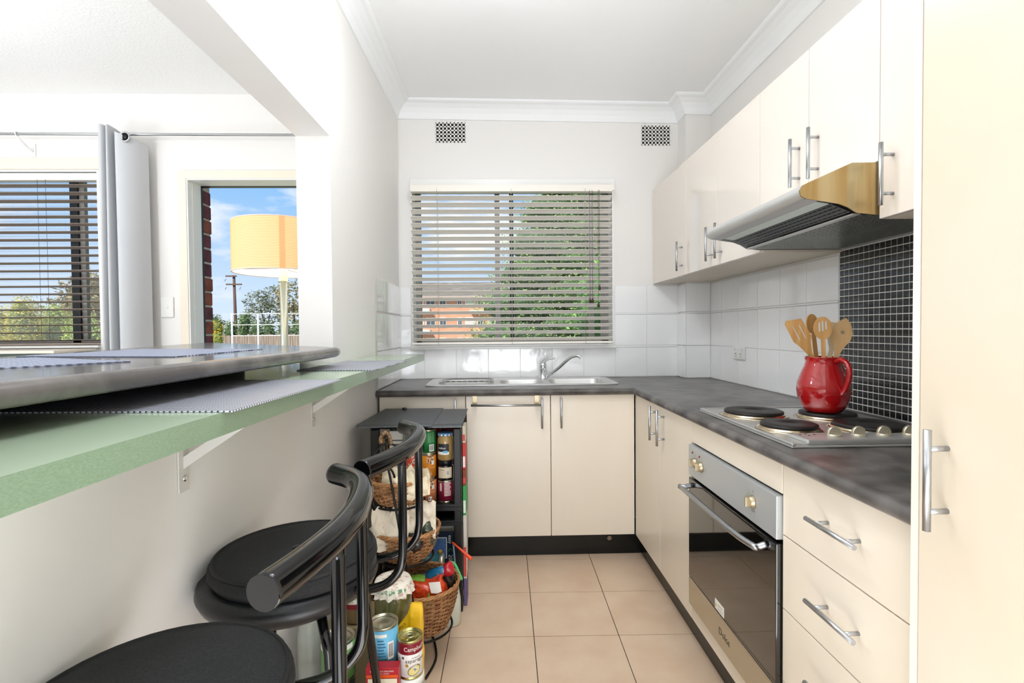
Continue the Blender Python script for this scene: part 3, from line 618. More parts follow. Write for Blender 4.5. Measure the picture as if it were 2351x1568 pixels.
# ---------------------------------------------------------------- breakfast shelf, bar top, brackets, placemats
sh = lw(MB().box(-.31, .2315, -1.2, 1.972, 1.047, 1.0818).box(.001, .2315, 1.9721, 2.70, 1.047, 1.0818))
gs = thing('breakfast_shelf', 'long sage green laminate breakfast shelf along the low wall', 'shelf', (-.5, .8, 1.047)); build('board', sh, mat('green_laminate_glare', '#B4C6AC', .22, coat=.3), gs); build('front_edge', lw(MB().box(.2316, .2335, -1.2, 2.70, 1.047, 1.0816)), GREEN, gs)  # board colour lightened to carry glare on its top
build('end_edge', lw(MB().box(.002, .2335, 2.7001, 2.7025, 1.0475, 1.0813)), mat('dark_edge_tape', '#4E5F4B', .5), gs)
def bracket(a, label):
    p = LWF(a, 0, .9); t = thing('shelf_bracket', label, 'bracket', p, 'white shelf brackets')
    mt = mat('bracket_white', '#DCD8D2', .4)
    build('wall_leg', lw(MB().box(.0008, .004, a - .017, a + .017, .878, 1.0462, 0, .0008)), mt, t); build('shelf_leg', lw(MB().box(.004, .19, a - .015, a + .015, 1.043, 1.0465)), mt, t)
    mb = MB().prism([(.004, .925), (.004, .950), (.150, 1.043), (.180, 1.043)], 'y', a - .002, a + .002); build('brace', lw(mb), mt, t)
    build('screw', lw(MB().lathe([(.0065, .004), (.006, .0065), (.003, .0075)], (0, a, .905), 12, 0, 'x')), CHROME, t)
bracket(1.055, 'nearer white steel bracket under the green shelf'); bracket(1.755, 'farther white steel bracket under the green shelf, near the shelving unit'); 
poly = [(-.585, -1.2), (-.556, .594), (-.533, 1.70), (-.545, 1.765), (-.60, 1.835), (-1.56, 2.80), (-1.60, 2.80), (-1.21, 1.265), (-1.20, -1.2)]
mb = MB(); n = len(poly); rings = []
def inset(poly, d):
    o = []; n = len(poly)
    for i in range(n):
        p = Vector(poly[i]); a = (p - Vector(poly[i - 1])).normalized(); b = (Vector(poly[(i + 1) % n]) - p).normalized()
        na = Vector((-a.y, a.x)); nb = Vector((-b.y, b.x)); o.append(p + (na + nb) / (1 + na.dot(nb)) * d)
    return o
zr = [1.118 + .016 - .016 * math.cos(math.pi * k / 8) for k in range(9)]; ir = [.016 * (1 - math.sin(math.pi * k / 8)) for k in range(9)]
vs = []
for z, d in zip(zr, ir): vs += [(p.x, p.y, z) for p in inset(poly, d)]
fs = [(i * n + k, i * n + (k + 1) % n, (i + 1) * n + (k + 1) % n, (i + 1) * n + k) for i in range(8) for k in range(n)]
mb.add(vs, fs, 0, True); mb.add(vs[8 * n:], [list(range(n))]); mb.add(vs[:n], [list(range(n))[::-1]])
bt = thing('bar_counter', 'dark grey laminate bar counter with rounded edge, widening towards the living room', 'bar counter', (-.9, .6, 1.0818)); build('board', mb, mat('charcoal_bar_laminate', '#55514F', .25, coat=.3, n=(8, '#8A8480', .4, .78, 6)), bt)
build('batten', lw(MB().box(-.31, -.25, -1.1, 1.80, 1.0822, 1.1175)), mat('dark_batten', '#2B2A29', .6), bt); build('leg', MB().cyl((-1.42, 2.45, 0), .03, 1.118, 20), SATIN, bt)
def placemat(name, q, z, m, label, th=.0025):
    c = sum((Vector(p) for p in q), Vector((0, 0))) / 4
    ang = math.atan2(q[1][1] - q[0][1], q[1][0] - q[0][0]); R_ = Matrix.Rotation(-ang, 2)
    mb = MB().prism([tuple(R_ @ (Vector(p) - c)) for p in q], 'z', 0, th); o = bpy.data.objects.new(name, mb.mesh(name, m)); o.location = (c.x, c.y, z); o.rotation_euler.z = ang; COL.objects.link(o)
    o['label'] = label; o['category'] = 'placemat'; o['group'] = 'woven placemats'; return o
placemat('placemat', [(-.782, .80), (-.408, .785), (-.390, 1.275), (-.765, 1.30)], 1.0822, MATW, 'silver woven placemat on the green shelf, nearer one')
placemat('placemat', [(-.775, 1.60), (-.385, 1.555), (-.368, 2.04), (-.63, 2.08)] if False else [(-.63, 1.60), (-.385, 1.575), (-.368, 2.06), (-.62, 2.085)], 1.0822, MATW, 'silver woven placemat on the green shelf, far end by the white pillar')
placemat('placemat', [(-1.13, 1.22), (-.712, 1.134), (-.735, 1.60), (-1.165, 1.70)], 1.1502, weave('blue_woven_mat', '#5D6478', '#C3CBE2', 14, 22, .45), 'blue-grey woven placemat on the far part of the dark bar counter')
placemat('placemat', [(-.686, .965), (-1.03, 1.157), (-1.18, .90), (-.835, .708)], 1.1502, MATS['blue_woven_mat'], 'blue-grey woven placemat on the dark bar counter at the left picture edge')

# ---------------------------------------------------------------- bar stools
def stool(cx, cy, label, rot=0):
    t = thing('bar_stool', label, 'stool', (0, 0, 0), 'black bar stools at the green shelf')
    build('cushion', MB().lathe([(.150, .668), (.168, .676), (.177, .692), (.175, .706), (.165, .7135), (.12, .7175), (.05, .7185), (.018, .7165), (.0001, .7135)], (0, 0, 0), 48), SEATC, t)
    build('piping', MB().tube([(.1675 * math.cos(a), .1675 * math.sin(a), .7125) for a in [k * math.pi / 24 for k in range(48)]], .0038, 8, closed=True), mat('piping_black', '#101011', .6), t)
    build('tuft_button', MB().lathe([(.011, .7150), (.010, .7178), (.004, .719), (.0001, .7192)], (0, 0, 0), 16), VINYL, t)
    build('seat_pan', MB().lathe([(.10, .606), (.150, .612), (.182, .634), (.190, .652), (.186, .668), (.172, .676), (.14, .6765)], (-.012, 0, 0), 48), VINYL, t)
    rp_ = smoothpath([(.222, -.217, .95), (.246, -.145, .95), (.264, -.065, .95), (.268, .02, .95), (.258, .11, .95), (.234, .165, .95), (.196, .205, .95)], 7)
    mb = MB().tube(rp_, .0185, 20); build('back_rail', mb, BLKGLOSS, t)
    for y in (-.082, .082):
        p = [(.263, y, .937), (.263, y, .86), (.263, y, .80), (.263, y, .765), (.262, y, .735), (.255, y, .705), (.235, y, .680), (.205, y * .95, .664), (.165, y * .9, .657), (.13, y * .85, .655)]
        build('back_strut', MB().tube(smoothpath([Vector(a) for a in p], 4), .0092, 14), BLKGLOSS, t)
    for sx in (-1, 1):
        for sy in (-1, 1): build('leg', MB().tube([(sx * .09, sy * .09, .612), (sx * .115, sy * .115, .55), (sx * .165, sy * .165, .0)], .0105, 12), BLKGLOSS, t)
    build('foot_ring', MB().tube([(.196 * math.cos(a), .196 * math.sin(a), .26) for a in [k * math.pi / 20 for k in range(40)]], .008, 8, closed=True), BLKGLOSS, t)
    t.location = (cx, cy, 0); t.rotation_euler.z = rot; return t
st = stool(-.472, .692, 'black tubular bar stool nearest the camera with a round padded seat', math.radians(5))
s2 = dup(st, (-.462, 1.125, 0), 'black tubular bar stool next to the pantry shelving, second from the camera'); s2.location.y = 1.155; s2.rotation_euler.z = math.radians(-3)

# ---------------------------------------------------------------- tins, jars and packets
TIN = mat('tin_metal', '#B8B49F', .28, 1); PAPERW = mat('paper_white', '#EDEBE4', .6); INK = mat('ink_black', '#1C1A19', .6)
def fy(cx, cy, r, a0, z): return lambda u, v: Vector((cx + r * math.sin(a0 + u / r), cy - r * math.cos(a0 + u / r), z + v))
def barcode(mb, cx, cy, r, a0, a1, z0, z1, mw, mk):
    mb.patch(cx, cy, r, a0, a1, z0, z1, mw); w_ = (a1 - a0); random.seed(3)
    x = a0 + w_ * .12
    while x < a1 - w_ * .12:
        t = w_ * random.choice((.02, .03, .05)); mb.patch(cx, cy, r + .0003, x, x + t, z0 + (z1 - z0) * .15, z1 - (z1 - z0) * .1, mk, 1); x += t + w_ * .04
def can(label, c, r, h, colour, extra=None, cat='can', group=None, name='food_can', tab=False, lid=None):
    x, y, z = c; t = thing(name, label, cat, c, group)
    body = MB().lathe([(r * .93, z + .002), (r, z), (r, z + .003), (r * .975, z + .006), (r * .975, z + h - .006), (r, z + h - .003), (r, z + h), (r * .955, z + h), (r * .94, z + h - .005), (r * .80, z + h - .005), (r * .76, z + h - .0035), (r * .72, z + h - .005), (.0001, z + h - .005)], (x, y, 0), 36)
    build('tin', body, lid or TIN, t)
    build('paper_label', MB().lathe([(r * .98, z + .007), (r * .98, z + h - .007)], (x, y, 0), 36).xf(lambda v: v) , mat('label_' + colour.strip('#'), colour, .4), t) if colour else None
    if tab: build('pull_tab', MB().tube([(x + .011 * math.cos(a), y - .004 + .008 * math.sin(a), z + h - .0015) for a in [k * math.pi / 8 for k in range(16)]], .0016, 6, closed=True).box(x - .006, x + .004, y + .002, y + .014, z + h - .004, z + h - .001, 0, .001), TIN, t)
    if extra: mb = MB(); ms = extra(mb, x, y, z, r * .98 + .0004, h); build('print', mb, ms, t)
    return t
def jar(label, c, r, h, fill, lidc, extra=None, lidh=.014, cat='jar', group=None, shoulder=.12, name='glass_jar', rough=.06):
    x, y, z = c; t = thing(name, label, cat, c, group); s_ = h * shoulder
    build('glass_body', MB().lathe([(r * .85, z), (r, z + .006), (r, z + h - lidh - s_), (r * .86, z + h - lidh - .002), (r * .86, z + h - lidh)], (x, y, 0), 32), mat('fill_' + fill.strip('#'), fill, rough, coat=.8, n=(40, fill, .4, .6)), t)
    build('lid', MB().lathe([(r * .92, z + h - lidh), (r * .93, z + h - .002), (r * .89, z + h), (.0001, z + h - .001)], (x, y, 0), 32), mat('lid_' + lidc.strip('#'), lidc, .35), t)
    if extra: mb = MB(); ms = extra(mb, x, y, z, r + .0006, h); build('label', mb, ms, t)
    return t
def gX(px, py, Y, z): p = at(px, py, Y); return (p.x, Y, z)

# --- pantry shelving unit of black plastic
ux0, ux1, uy0, uy1 = -.545, -.163, 2.150, 2.565; SZ = .466
su = thing('shelving_unit', 'black plastic shelving unit stuffed with tins beside the sink cabinet', 'shelves', (-.35, 2.36, 0))
for z0, z1 in ((.790, .806), (.436, SZ), (.372, .396), (.070, .10)):
    nm = 'shelf_board'; mb = MB().box(ux0, ux1, uy0, uy1, z1 - .012, z1, 0, .002).box(ux0, ux1, uy0, uy0 + .012, z0, z1 - .012, 0, .002).box(ux1 - .012, ux1, uy0 + .012, uy1, z0, z1 - .012); build(nm, mb, BLK, su)
for x in (ux0, ux1 - .034):
    for y in (uy0 + .001, uy1 - .034): build('post', MB().box(x, x + .034, y, y + .034, .0, .788, 0, .005), BLK, su)
build('back_panel', MB().box(ux0 + .03, ux1 - .03, uy1 - .006, uy1, .10, .788), BLK, su)
def drape(x0, x1, y0, y1, z, label, drop=.012, lift=0):
    pr = [(y1, z), (y0 + .02, z), (y0 + .004, z - .002), (y0 - .006, z - drop * .6), (y0 - .008, z - drop)]
    mb = MB().prism(pr + [(a, b + .0025) for a, b in pr[::-1]], 'x', x0, x1)
    if lift: mb.xf(lambda v: Vector((v.x - (.03 if v.x < (x0 + x1) / 2 and v.y < y0 + .05 else 0), v.y, v.z - (.004 if v.x < (x0 + x1) / 2 and v.y < y0 + .05 else 0))))
    o = solo('placemat', mb, MATB, label, 'placemat', 'black mats on the shelving unit', loc=((x0 + x1) / 2, (y0 + y1) / 2, z)); return o
drape(-.30, -.158, 2.150, 2.56, .8065, 'black woven mat over the right end of the shelving unit top'); drape(-.575, -.282, 2.144, 2.575, .8095, 'wider black woven mat over the left of the shelving unit top', .008, 1)
solo('magnet', MB().lathe([(.010, .8125), (.012, .816), (.011, .822), (.0001, .823)], (-.47, 2.53, 0), 20), mat('dark_magnet', '#3A3D40', .25, .6), 'small round dark button lying on the black mats', 'button')
# tins in the top compartment
SG = 'tins and jars on the black shelving unit'
def ex_green(mb, x, y, z, r, h):
    barcode(mb, x, y, r, .30, .95, z + .012, z + .042, 0, 1); mb.patch(x, y, r, -.75, -.35, z + .02, z + h - .012, 2)
    for i in range(7): mb.text('Chick Peas', .007, fy(x, y, r + .0003, .55, z + .050 + i * .0065), 3)
    return [PAPERW, INK, mat('dark_green_ink', '#0D3B22', .5), mat('pale_green_ink', '#9FD0A4', .5)]
c_ = gX(982.5, 1010, 2.195, SZ + .2112); can('dark and bright green food tin on top of the orange tin, black shelf', c_, .0348, .1055, '#1F7A3D', ex_green, group=SG)
def ex_peas(top):
    def f(mb, x, y, z, r, h):
        random.seed(5); mb.patch(x, y, r, .0, .95, z + h - .040, z + h - .008, 0)
        for i in range(34): a = random.uniform(.02, .93); zz = z + h - random.uniform(.012, .037); mb.patch(x, y, r + .0004, a - .05, a + .05, zz - .003, zz + .003, 1, 2)
        mb.patch(x, y, r + .0006, .55, .90, z + h - .045, z + h - .028, 2); mb.text('Chick Peas', .009, fy(x, y, r + .0004, .5, z + h - .060), 3)
        if top: mb.patch(x, y, r, .15, .55, z + .012, z + .030, 2); mb.patch(x, y, r + .0003, .2, .3, z + .016, z + .027, 4); mb.patch(x, y, r + .0003, .42, .5, z + .014, z + .022, 4)
        return [mat('bean_ground', '#8A4A28', .6), mat('bean', '#EBC9A0', .6), PAPERW, mat('pale_orange_ink', '#F2C48F', .5), INK]  # brown printed ground behind the beans
    return f
can('orange chickpea tin in the middle of the stack, black shelf', (c_[0], c_[1], SZ + .1056), .0348, .1055, '#D88418', ex_peas(0), group=SG)
can('salmon-coloured chickpea tin at the bottom of the stack, black shelf', (c_[0], c_[1], SZ), .0348, .1055, '#D08055', ex_peas(1), group=SG)
def ex_maroon(mb, x, y, z, r, h):
    for i in range(11): mb.patch(x, y, r, -.1 + .0 * i, .80 - (.15 if i in (4, 7) else 0), z + .030 + i * .0062, z + .030 + i * .0062 + .0036, 0, 5)
    mb.patch(x, y, r, -.75, -.45, z + .05, z + h - .01, 0); return [mat('pink_white_ink', '#E5CFCB', .5)]
cb = gX(1023.5, 1120, 2.200, SZ); can('maroon food tin with white print under the black-lidded jar', cb, .0335, .094, '#7C1B33', ex_maroon, group=SG)
def ex_beige(mb, x, y, z, r, h):
    mb.patch(x, y, r, -.95, .95, z + .012, z + .058, 0); barcode(mb, x, y, r + .0003, .22, .55, z + .022, z + .046, 1, 2); mb.text('ORGANIC', .006, fy(x, y, r + .0003, -.45, z + .045), 2); return [mat('beige_label', '#D8C9AC', .6), PAPERW, INK]
jar('jar with a beige label and black lid, between tin and nut spread', (cb[0], cb[1], SZ + .0945), .0340, .085, '#14151C', '#0D0E14', ex_beige, .020, group=SG, shoulder=.08)
def ex_walnut(mb, x, y, z, r, h):
    mb.patch(x, y, r, -.95, .55, z + .028, z + .074, 0); mb.patch(x, y, r + .0003, -.95, .55, z + .028, z + .040, 1); mb.patch(x, y, r + .0004, -.2, .4, z + .034, z + .044, 2)
    mb.text('walnut', .013, fy(x, y, r + .0005, -.35, z + .052), 3); return [mat('charcoal_label', '#26262B', .5), PAPERW, mat('blue_spot', '#6FB2D9', .5), PAPERW]
jw = jar('nut spread jar with a blue checked lid at the front of the black shelf', (cb[0], cb[1], SZ + .180), .0345, .118, '#A98A56', '#5E93C4', ex_walnut, .012, group=SG)
mb = MB()
for k in range(12): a = k * math.pi / 6; x_, y_, r_ = cb[0], cb[1], .0325; mb.patch(x_, y_, r_, a, a + .26, SZ + .287, SZ + .294, 0, 2)
build('check_pattern', mb, PAPERW, jw)
def ex_red(mb, x, y, z, r, h):
    random.seed(2)
    for i in range(26): a = random.uniform(-.2, 1.0); zz = z + random.uniform(.06, .095); mb.patch(x, y, r, a - .05, a + .05, zz - .003, zz + .003, 0, 2)
    mb.text('BEANS', .014, fy(x, y, r, .4, z + .02), 1); return [mat('bean_white', '#EADBCB', .6), PAPERW]
cc = gX(944, 1010, 2.205, SZ); 
can('red bean tin at the bottom of the left stack, behind the stool rail', cc, .035, .1055, '#A33420', ex_red, group=SG); can('orange-red bean tin in the middle of the left stack', (cc[0], cc[1], SZ + .1056), .035, .1055, '#BE4326', ex_red, group=SG)
can('pale green tin with grey print on top of the left stack', (cc[0], cc[1], SZ + .2112), .035, .1055, '#9FA88A', lambda mb, x, y, z, r, h: (mb.patch(x, y, r, -.6, 1, z + .05, z + .09, 0), mb.text('PEAS', .012, fy(x, y, r + .0003, .5, z + .06), 1), [mat('grey_ink', '#6E7270', .5), PAPERW])[-1], group=SG)
cr_ = gX(1012, 985, 2.29, SZ)
for i, (dx, col, lb) in enumerate(((0, '#5C1A22', 'dark red jar behind the nut spread jar'), (.075, '#6A2A2A', 'brownish red jar behind the shelf post'))):
    jar(lb + ', back row', (cr_[0] + dx * .9 - .030, 2.29, SZ), .033, .300, col, '#7A1620', None, group=SG)
solo('recipe_book', MB().box(-.51, -.485, 2.20, 2.38, SZ + .001, .74, 0, .002), mat('kraft_cover', '#8A7350', .7), 'brown-spined book standing at the left of the black shelf', 'book')
wb = thing('carton', 'white printed carton beside the brown book, behind the stool rail', 'box', (-.44, 2.24, SZ)); build('box', MB().box(-.478, -.385, 2.21, 2.30, SZ + .001, .770, 0, .002), PAPERW, wb)
mb = MB()
for i in range(8): mb.box(-.470, -.395 + (.0 if i % 2 else -.02), 2.2092, 2.2098, .60 + i * .018, .606 + i * .018, 0)
mb.text('RICE', .022, lambda u, v: Vector((-.43 + u, 2.2090, .56 + v)), 1); build('print', mb, [mat('grey_ink', '#6E7270', .5), mat('dark_red_ink', '#7A2025', .5)], wb)
# lower compartment
cal = thing('calendar', 'navy calendar with a flower picture and the year 2022', 'calendar', (-.26, 2.20, .10))
X0, X1, zt_, zb2 = at(965, 1230, 2.20).x, at(1044, 1230, 2.20).x, at(1000, 1222, 2.20).z, .105
build('cover', MB().box(X0, X1, 2.20, 2.212, zb2, zt_, 0, .001), mat('navy_cover', '#14283F', .35), cal)
pz0, pz1 = at(1000, 1282, 2.20).z, at(1000, 1234, 2.20).z; pxr = at(1026, 1250, 2.20).x
mb = MB().box(X0 + .004, pxr, 2.1992, 2.1999, pz0, pz1, 0).box(X0 + .008, pxr - .003, 2.1986, 2.1991, pz0 + .003, pz1 - .003, 1)
mb.prism([(X0 + .008, pz0 + .02), (X0 + .035, pz1 - .02), (X0 + .035, pz0 + .005), (X0 + .008, pz0 + .005)], 'y', 2.1982, 2.1985, 2); mb.lathe([(.012, 0), (.0001, -.0006)], (pxr - .030, 2.1984, pz0 + .028), 12, 3, 'y')
for k in range(10): a = k * .628; mb.prism([(pxr - .030 + .010 * math.cos(a), pz0 + .028 + .010 * math.sin(a)), (pxr - .030 + .026 * math.cos(a + .2), pz0 + .028 + .026 * math.sin(a + .2)), (pxr - .030 + .026 * math.cos(a - .2), pz0 + .028 + .026 * math.sin(a - .2))], 'y', 2.1980, 2.1983, 4)
for k in range(3): xk = X0 + .006 + k * .03; mb.box(xk, xk + .026, 2.1992, 2.1999, pz0 - .045, pz0 - .012, 5)
build('picture', mb, [PAPERW, mat('sky_blue_print', '#5C86B8', .5, n=(30, '#2F4F7F', .3, .7)), mat('salmon_print', '#C98A66', .5), mat('yellow_print', '#C9A83A', .5), mat('violet_print', '#5A6FB5', .5), mat('brown_print', '#6A4C35', .5)], cal)
vt = lambda xc, zc: (lambda u, v: Vector((xc + v, 2.1988, zc - u)))
xt = at(1032, 1250, 2.20).x - .004; mb = MB().text('easy', .022, vt(xt, at(1032, 1238, 2.2).z)).text('C', .022, vt(xt, at(1032, 1262, 2.2).z), 1).text('2022', .026, vt(xt, at(1032, 1286, 2.2).z))
build('title', mb, [PAPERW, mat('green_letter', '#5CB84A', .5)], cal)
tb = thing('storage_tub', 'white tub with a green cap behind the calendar', 'tub', (-.24, 2.30, .10)); build('tub', MB().box(-.34, -.205, 2.26, 2.38, .101, .368, 0, .008), mat('cloudy_white', '#D9D6D0', .4), tb); build('cap', MB().cyl((-.285, 2.24, .33), .017, .03, 18), mat('green_cap', '#1E7A46', .4), tb)
tt = gX(968, 1302, 2.10, 0)
tj = thing('jar', 'teal-labelled jar lying behind the lowest basket', 'jar', (-.31, 2.10, .10)); build('body', MB().lathe([(.034, 0), (.036, .01), (.036, .07)], (-.32, 2.065, .255), 24, 0, 'x'), mat('teal_label', '#165E66', .4), tj); build('lid', MB().lathe([(.037, 0), (.037, .016), (.034, .018)], (-.25, 2.065, .255), 24, 0, 'x'), mat('silver_lid', '#B9B6A6', .3, .8), tj)
build('stand', MB().box(-.33, -.26, 2.03, 2.10, 0.0, .219), mat('dark_box', '#1C1A1A', .6), tj)
# slim things right of the unit
for i, (z0, z1, col, lb) in enumerate(((.715, .79, '#C9C2AC', 'cream'), (.60, .714, '#C7352F', 'red and white'), (.53, .599, '#8A3A22', 'brown'), (.40, .529, '#2F9E4C', 'green'), (.12, .399, '#D5D1C8', 'tall off-white'))):
    x0_ = -.1615; pk = MB().box(x0_, x0_ + .014, 2.20, 2.29, z0, z1, 0, .002).box(x0_ + .002, x0_ + .012, 2.1992, 2.1998, z0 + .01, (z0 + z1) / 2, 1)
    solo('packet', pk, [mat('pk' + col.strip('#'), col, .5), PAPERW if i in (1, 3) else mat('red_patch', '#D6453C', .5)], lb + ' packet in the slim stack against the shelving unit side', 'packet', 'packets in the slim stack')
solo('packet', MB().box(-.1615, -.1475, 2.20, 2.29, .0, .119, 0, .002), mat('purple_board', '#6B5A86', .5), 'purple packet at the foot of the slim stack by the shelving unit', 'packet', 'packets in the slim stack')
p0, p1 = at(1058, 1262, 2.13), at(1083, 1284, 2.10); d_ = (p1 - p0)
mb = MB().tube([tuple(p0 - d_ * .8), tuple(p0), tuple(p1 - d_ * .1), tuple(p1)], .006, 10, rs=[.004, .005, .008, .006]); mb.xf(lambda v: v)
bh = thing('brush', 'bright orange brush handle poking out beside the black shelving unit', 'brush', (p0.x, 2.13, 0)); build('handle', mb, mat('orange_plastic', '#F0522A', .35), bh); build('stem', MB().tube([tuple(p0 - d_ * .7), (p0.x - .012, 2.138, .0)], .004, 8), mat('blue_grey_plastic', '#6F7F96', .4), bh)

# --- wicker basket stand
WICK = mat('wicker', '#BC8B5E', .6, n=(60, '#7E522F', .35, .7)); WICKR = mat('wicker_rim', '#BF8C5C', .55, n=(60, '#99683E', .35, .7)); IRONB = mat('black_iron_rod', '#141415', .4, .4)
def basket(cx, cy, z0, z1, r, label, nst=26):
    t = thing('wicker_basket', label, 'basket', (cx, cy, z0), 'wicker baskets on the iron stand'); rows = int((z1 - z0) / .0078); mb = MB()
    for i in range(rows):
        f = i / rows; rr = r * (.70 + .28 * math.sin(f * math.pi / 2)); z = z0 + .004 + f * (z1 - z0 - .008)
        for ph in (0, 1):
            mb.tube([(cx + (rr + .0035 * math.cos(nst / 2 * a + math.pi * (i + ph))) * math.cos(a), cy + (rr + .0035 * math.cos(nst / 2 * a + math.pi * (i + ph))) * math.sin(a), z + ph * .0036) for a in [k * 2 * math.pi / 78 for k in range(78)]], .0021, 4, closed=True)
    build('weave', mb, WICK, t, kind='stuff'); mb = MB()
    for k in range(nst): a = k * 2 * math.pi / nst; mb.tube([(cx + r * (.70 + .28 * math.sin(f * math.pi / 2)) * math.cos(a), cy + r * (.70 + .28 * math.sin(f * math.pi / 2)) * math.sin(a), z0 + f * (z1 - z0)) for f in (0, .25, .5, .75, 1)], .0026, 5)
    build('stakes', mb, WICK, t, kind='stuff'); mb = MB()
    for j in range(3): mb.tube([(cx + (r + .004 * math.cos(11 * a + j * 2.1)) * math.cos(a), cy + (r + .004 * math.cos(11 * a + j * 2.1)) * math.sin(a), z1 + .004 * math.sin(11 * a + j * 2.1)) for a in [k * 2 * math.pi / 90 for k in range(90)]], .0036, 6, closed=True)
    build('rim', mb, WICKR, t); build('base', MB().lathe([(r * .70, z0), (r * .70, z0 + .006)], (cx, cy, 0), 30), WICK, t); return t
B1 = (-.367, 1.86, .585, .672, .112); B2 = (-.345, 1.86, .385, .487, .120); B3 = (-.296, 1.86, .125, .285, .140)
basket(*B1, 'top wicker basket lined with cream paper'); basket(*B2, 'middle wicker basket holding paper and dark packets'); basket(*B3, 'bottom wicker basket, largest, with the orange bag inside')
bs = thing('basket_stand', 'black iron three-tier stand carrying the wicker baskets', 'stand', (-.33, 1.86, 0))
fx = B1[0]
build('rod', MB().tube(smoothpath([(-.405, 1.735, .82), (-.377, 1.735, .72), (-.340, 1.730, .50), (-.300, 1.710, .30), (-.283, 1.705, .17), (-.27, 1.72, .03), (-.262, 1.735, .006)], 4), .0042, 8).tube(smoothpath([(-.385, 1.735, .84), (-.44, 1.96, .70), (-.46, 2.0, .45), (-.45, 2.02, .01)], 4), .0042, 8), IRONB, bs)
build('handle', MB().tube(smoothpath([(-.405, 1.735, .822), (-.403, 1.737, .845), (-.392, 1.742, .858), (-.380, 1.750, .845), (-.375, 1.756, .815)], 5), .0065, 8), mat('cane_wrap', '#9C7A52', .6, n=(200, '#4A3828', .45, .55)), bs)
for b_ in (B1, B2, B3): build('hoop', MB().tube([(b_[0] + b_[4] * .82 * math.cos(a), b_[1] + b_[4] * .82 * math.sin(a), b_[2] - .005) for a in [k * math.pi / 16 for k in range(32)]], .0042, 6, closed=True), IRONB, bs)
build('arch', MB().tube([(-.395 + .055 * math.cos(a), 1.80 + .02 * math.cos(a), .73 + .075 * math.sin(a)) for a in [k * math.pi / 12 for k in range(13)]], .0042, 6).tube([(-.430 + .06 * math.cos(a), 1.79, .68 + .06 * math.sin(a)) for a in [k * math.pi / 12 for k in range(13)]], .0042, 6), IRONB, bs)
build('foot', MB().tube(smoothpath([(-.262, 1.735, .0045), (-.24, 1.86, .0045), (-.30, 2.02, .0045), (-.45, 2.02, .0045)], 5), .0042, 6), IRONB, bs)
from mathutils import noise as mn
def crumple(mb, c, rx, ry, rz, amp=.35, sc=18, m=0, seed=0, sub=3):
    bm = bmesh.new(); bmesh.ops.create_icosphere(bm, subdivisions=sub, radius=1)
    for v in bm.verts:
        p = v.co.copy(); q = 1 + amp * mn.noise(Vector((p.x * rx, p.y * ry, p.z * rz)) * sc * 2 + Vector((seed, 0, 0))) + amp * .6 * abs(mn.noise(p * 3.3 + Vector((0, seed, 0))))
        v.co = Vector((c[0] + p.x * rx * q, c[1] + p.y * ry * q, c[2] + p.z * rz * q))
    mb.add([v.co.copy() for v in bm.verts], [[v.index for v in f.verts] for f in bm.faces], m, sub > 2); bm.free(); return mb
CRP = mat('cream_paper', '#EFE2C4', .8, bump=(60, .6, .006)); 
def sheet(c, w_, h_, nrm_tilt, amp, seed, m, n=26):
    """crumpled paper sheet standing in a basket; thickness from two layers"""
    vs = []; 
    for lay in (0, 1):
        for i in range(n + 1):
            for j in range(n + 1):
                u = (i / n - .5) * w_; v = (j / n) * h_; d = amp * (mn.noise(Vector((u * 14 + seed, v * 14, 0))) + .5 * mn.noise(Vector((u * 34, v * 34 + seed, 3)))) + nrm_tilt * v
                vs.append((c[0] + u, c[1] + d + lay * .0008, c[2] + v + .35 * amp * mn.noise(Vector((i * .35, seed, 0))) * (j / n) * 2))
    k = (n + 1) ** 2; fs = [(i * (n + 1) + j, (i + 1) * (n + 1) + j, (i + 1) * (n + 1) + j + 1, i * (n + 1) + j + 1) for i in range(n) for j in range(n)]
    fs += [[k + a for a in f[::-1]] for f in fs[:n * n]]; m.add(vs, fs, 0, True); return m
mb = MB(); crumple(mb, (-.350, 1.85, .640), .085, .085, .045, .25, 14, seed=2); sheet((-.335, 1.80, .62), .17, .095, .12, .03, 4, mb); sheet((-.31, 1.77, .63), .12, .07, -.2, .03, 9, mb)
solo('paper_lining', mb, CRP, 'crumpled cream paper spilling from the top wicker basket', 'paper', loc=(-.35, 1.85, .6))
solo('bag_clip', MB().box(-.292, -.270, 1.772, 1.780, .716, .744, 0, .003), mat('clip_blue', '#5DB2E8', .4), 'small light blue clip on the cream paper', 'clip')
mb = MB()
for i in range(5): mb.prism([(-.478 + i * .010, .70), (-.445 + i * .012, .70), (-.44 + i * .013, .735 + i * .006), (-.462 + i * .010, .728 + i * .007)], 'y', 1.80 + i * .012, 1.803 + i * .012)
solo('paper_napkins', mb, PAPERW, 'fan of white paper napkins behind the stool back rail', 'napkins', loc=(-.45, 1.83, .70))
mb = MB(); crumple(mb, (-.375, 1.83, .475), .085, .07, .075, .3, 12, seed=11); sheet((-.30, 1.80, .46), .14, .13, .15, .035, 21, mb); sheet((-.385, 1.765, .44), .13, .14, .1, .03, 31, mb)
solo('paper_bag', mb, mat('pale_paper', '#DCD0BC', .8, bump=(55, .7, .007)), 'crumpled pale paper bags in the middle wicker basket', 'paper', loc=(-.36, 1.83, .4))
mb = MB(); crumple(mb, (-.262, 1.83, .475), .030, .035, .050, .3, 16, seed=5); solo('packet', mb, mat('dark_green_foil', '#2E3A2B', .2, coat=.6), 'glossy dark green packet at the right of the middle basket', 'packet', loc=(-.262, 1.83, .43))
mb = MB(); crumple(mb, (-.315, 1.775, .462), .042, .022, .032, .3, 16, seed=8); solo('packet', mb, mat('black_foil', '#17181A', .25, coat=.6), 'black foil packet at the front of the middle basket', 'packet', loc=(-.315, 1.775, .43))
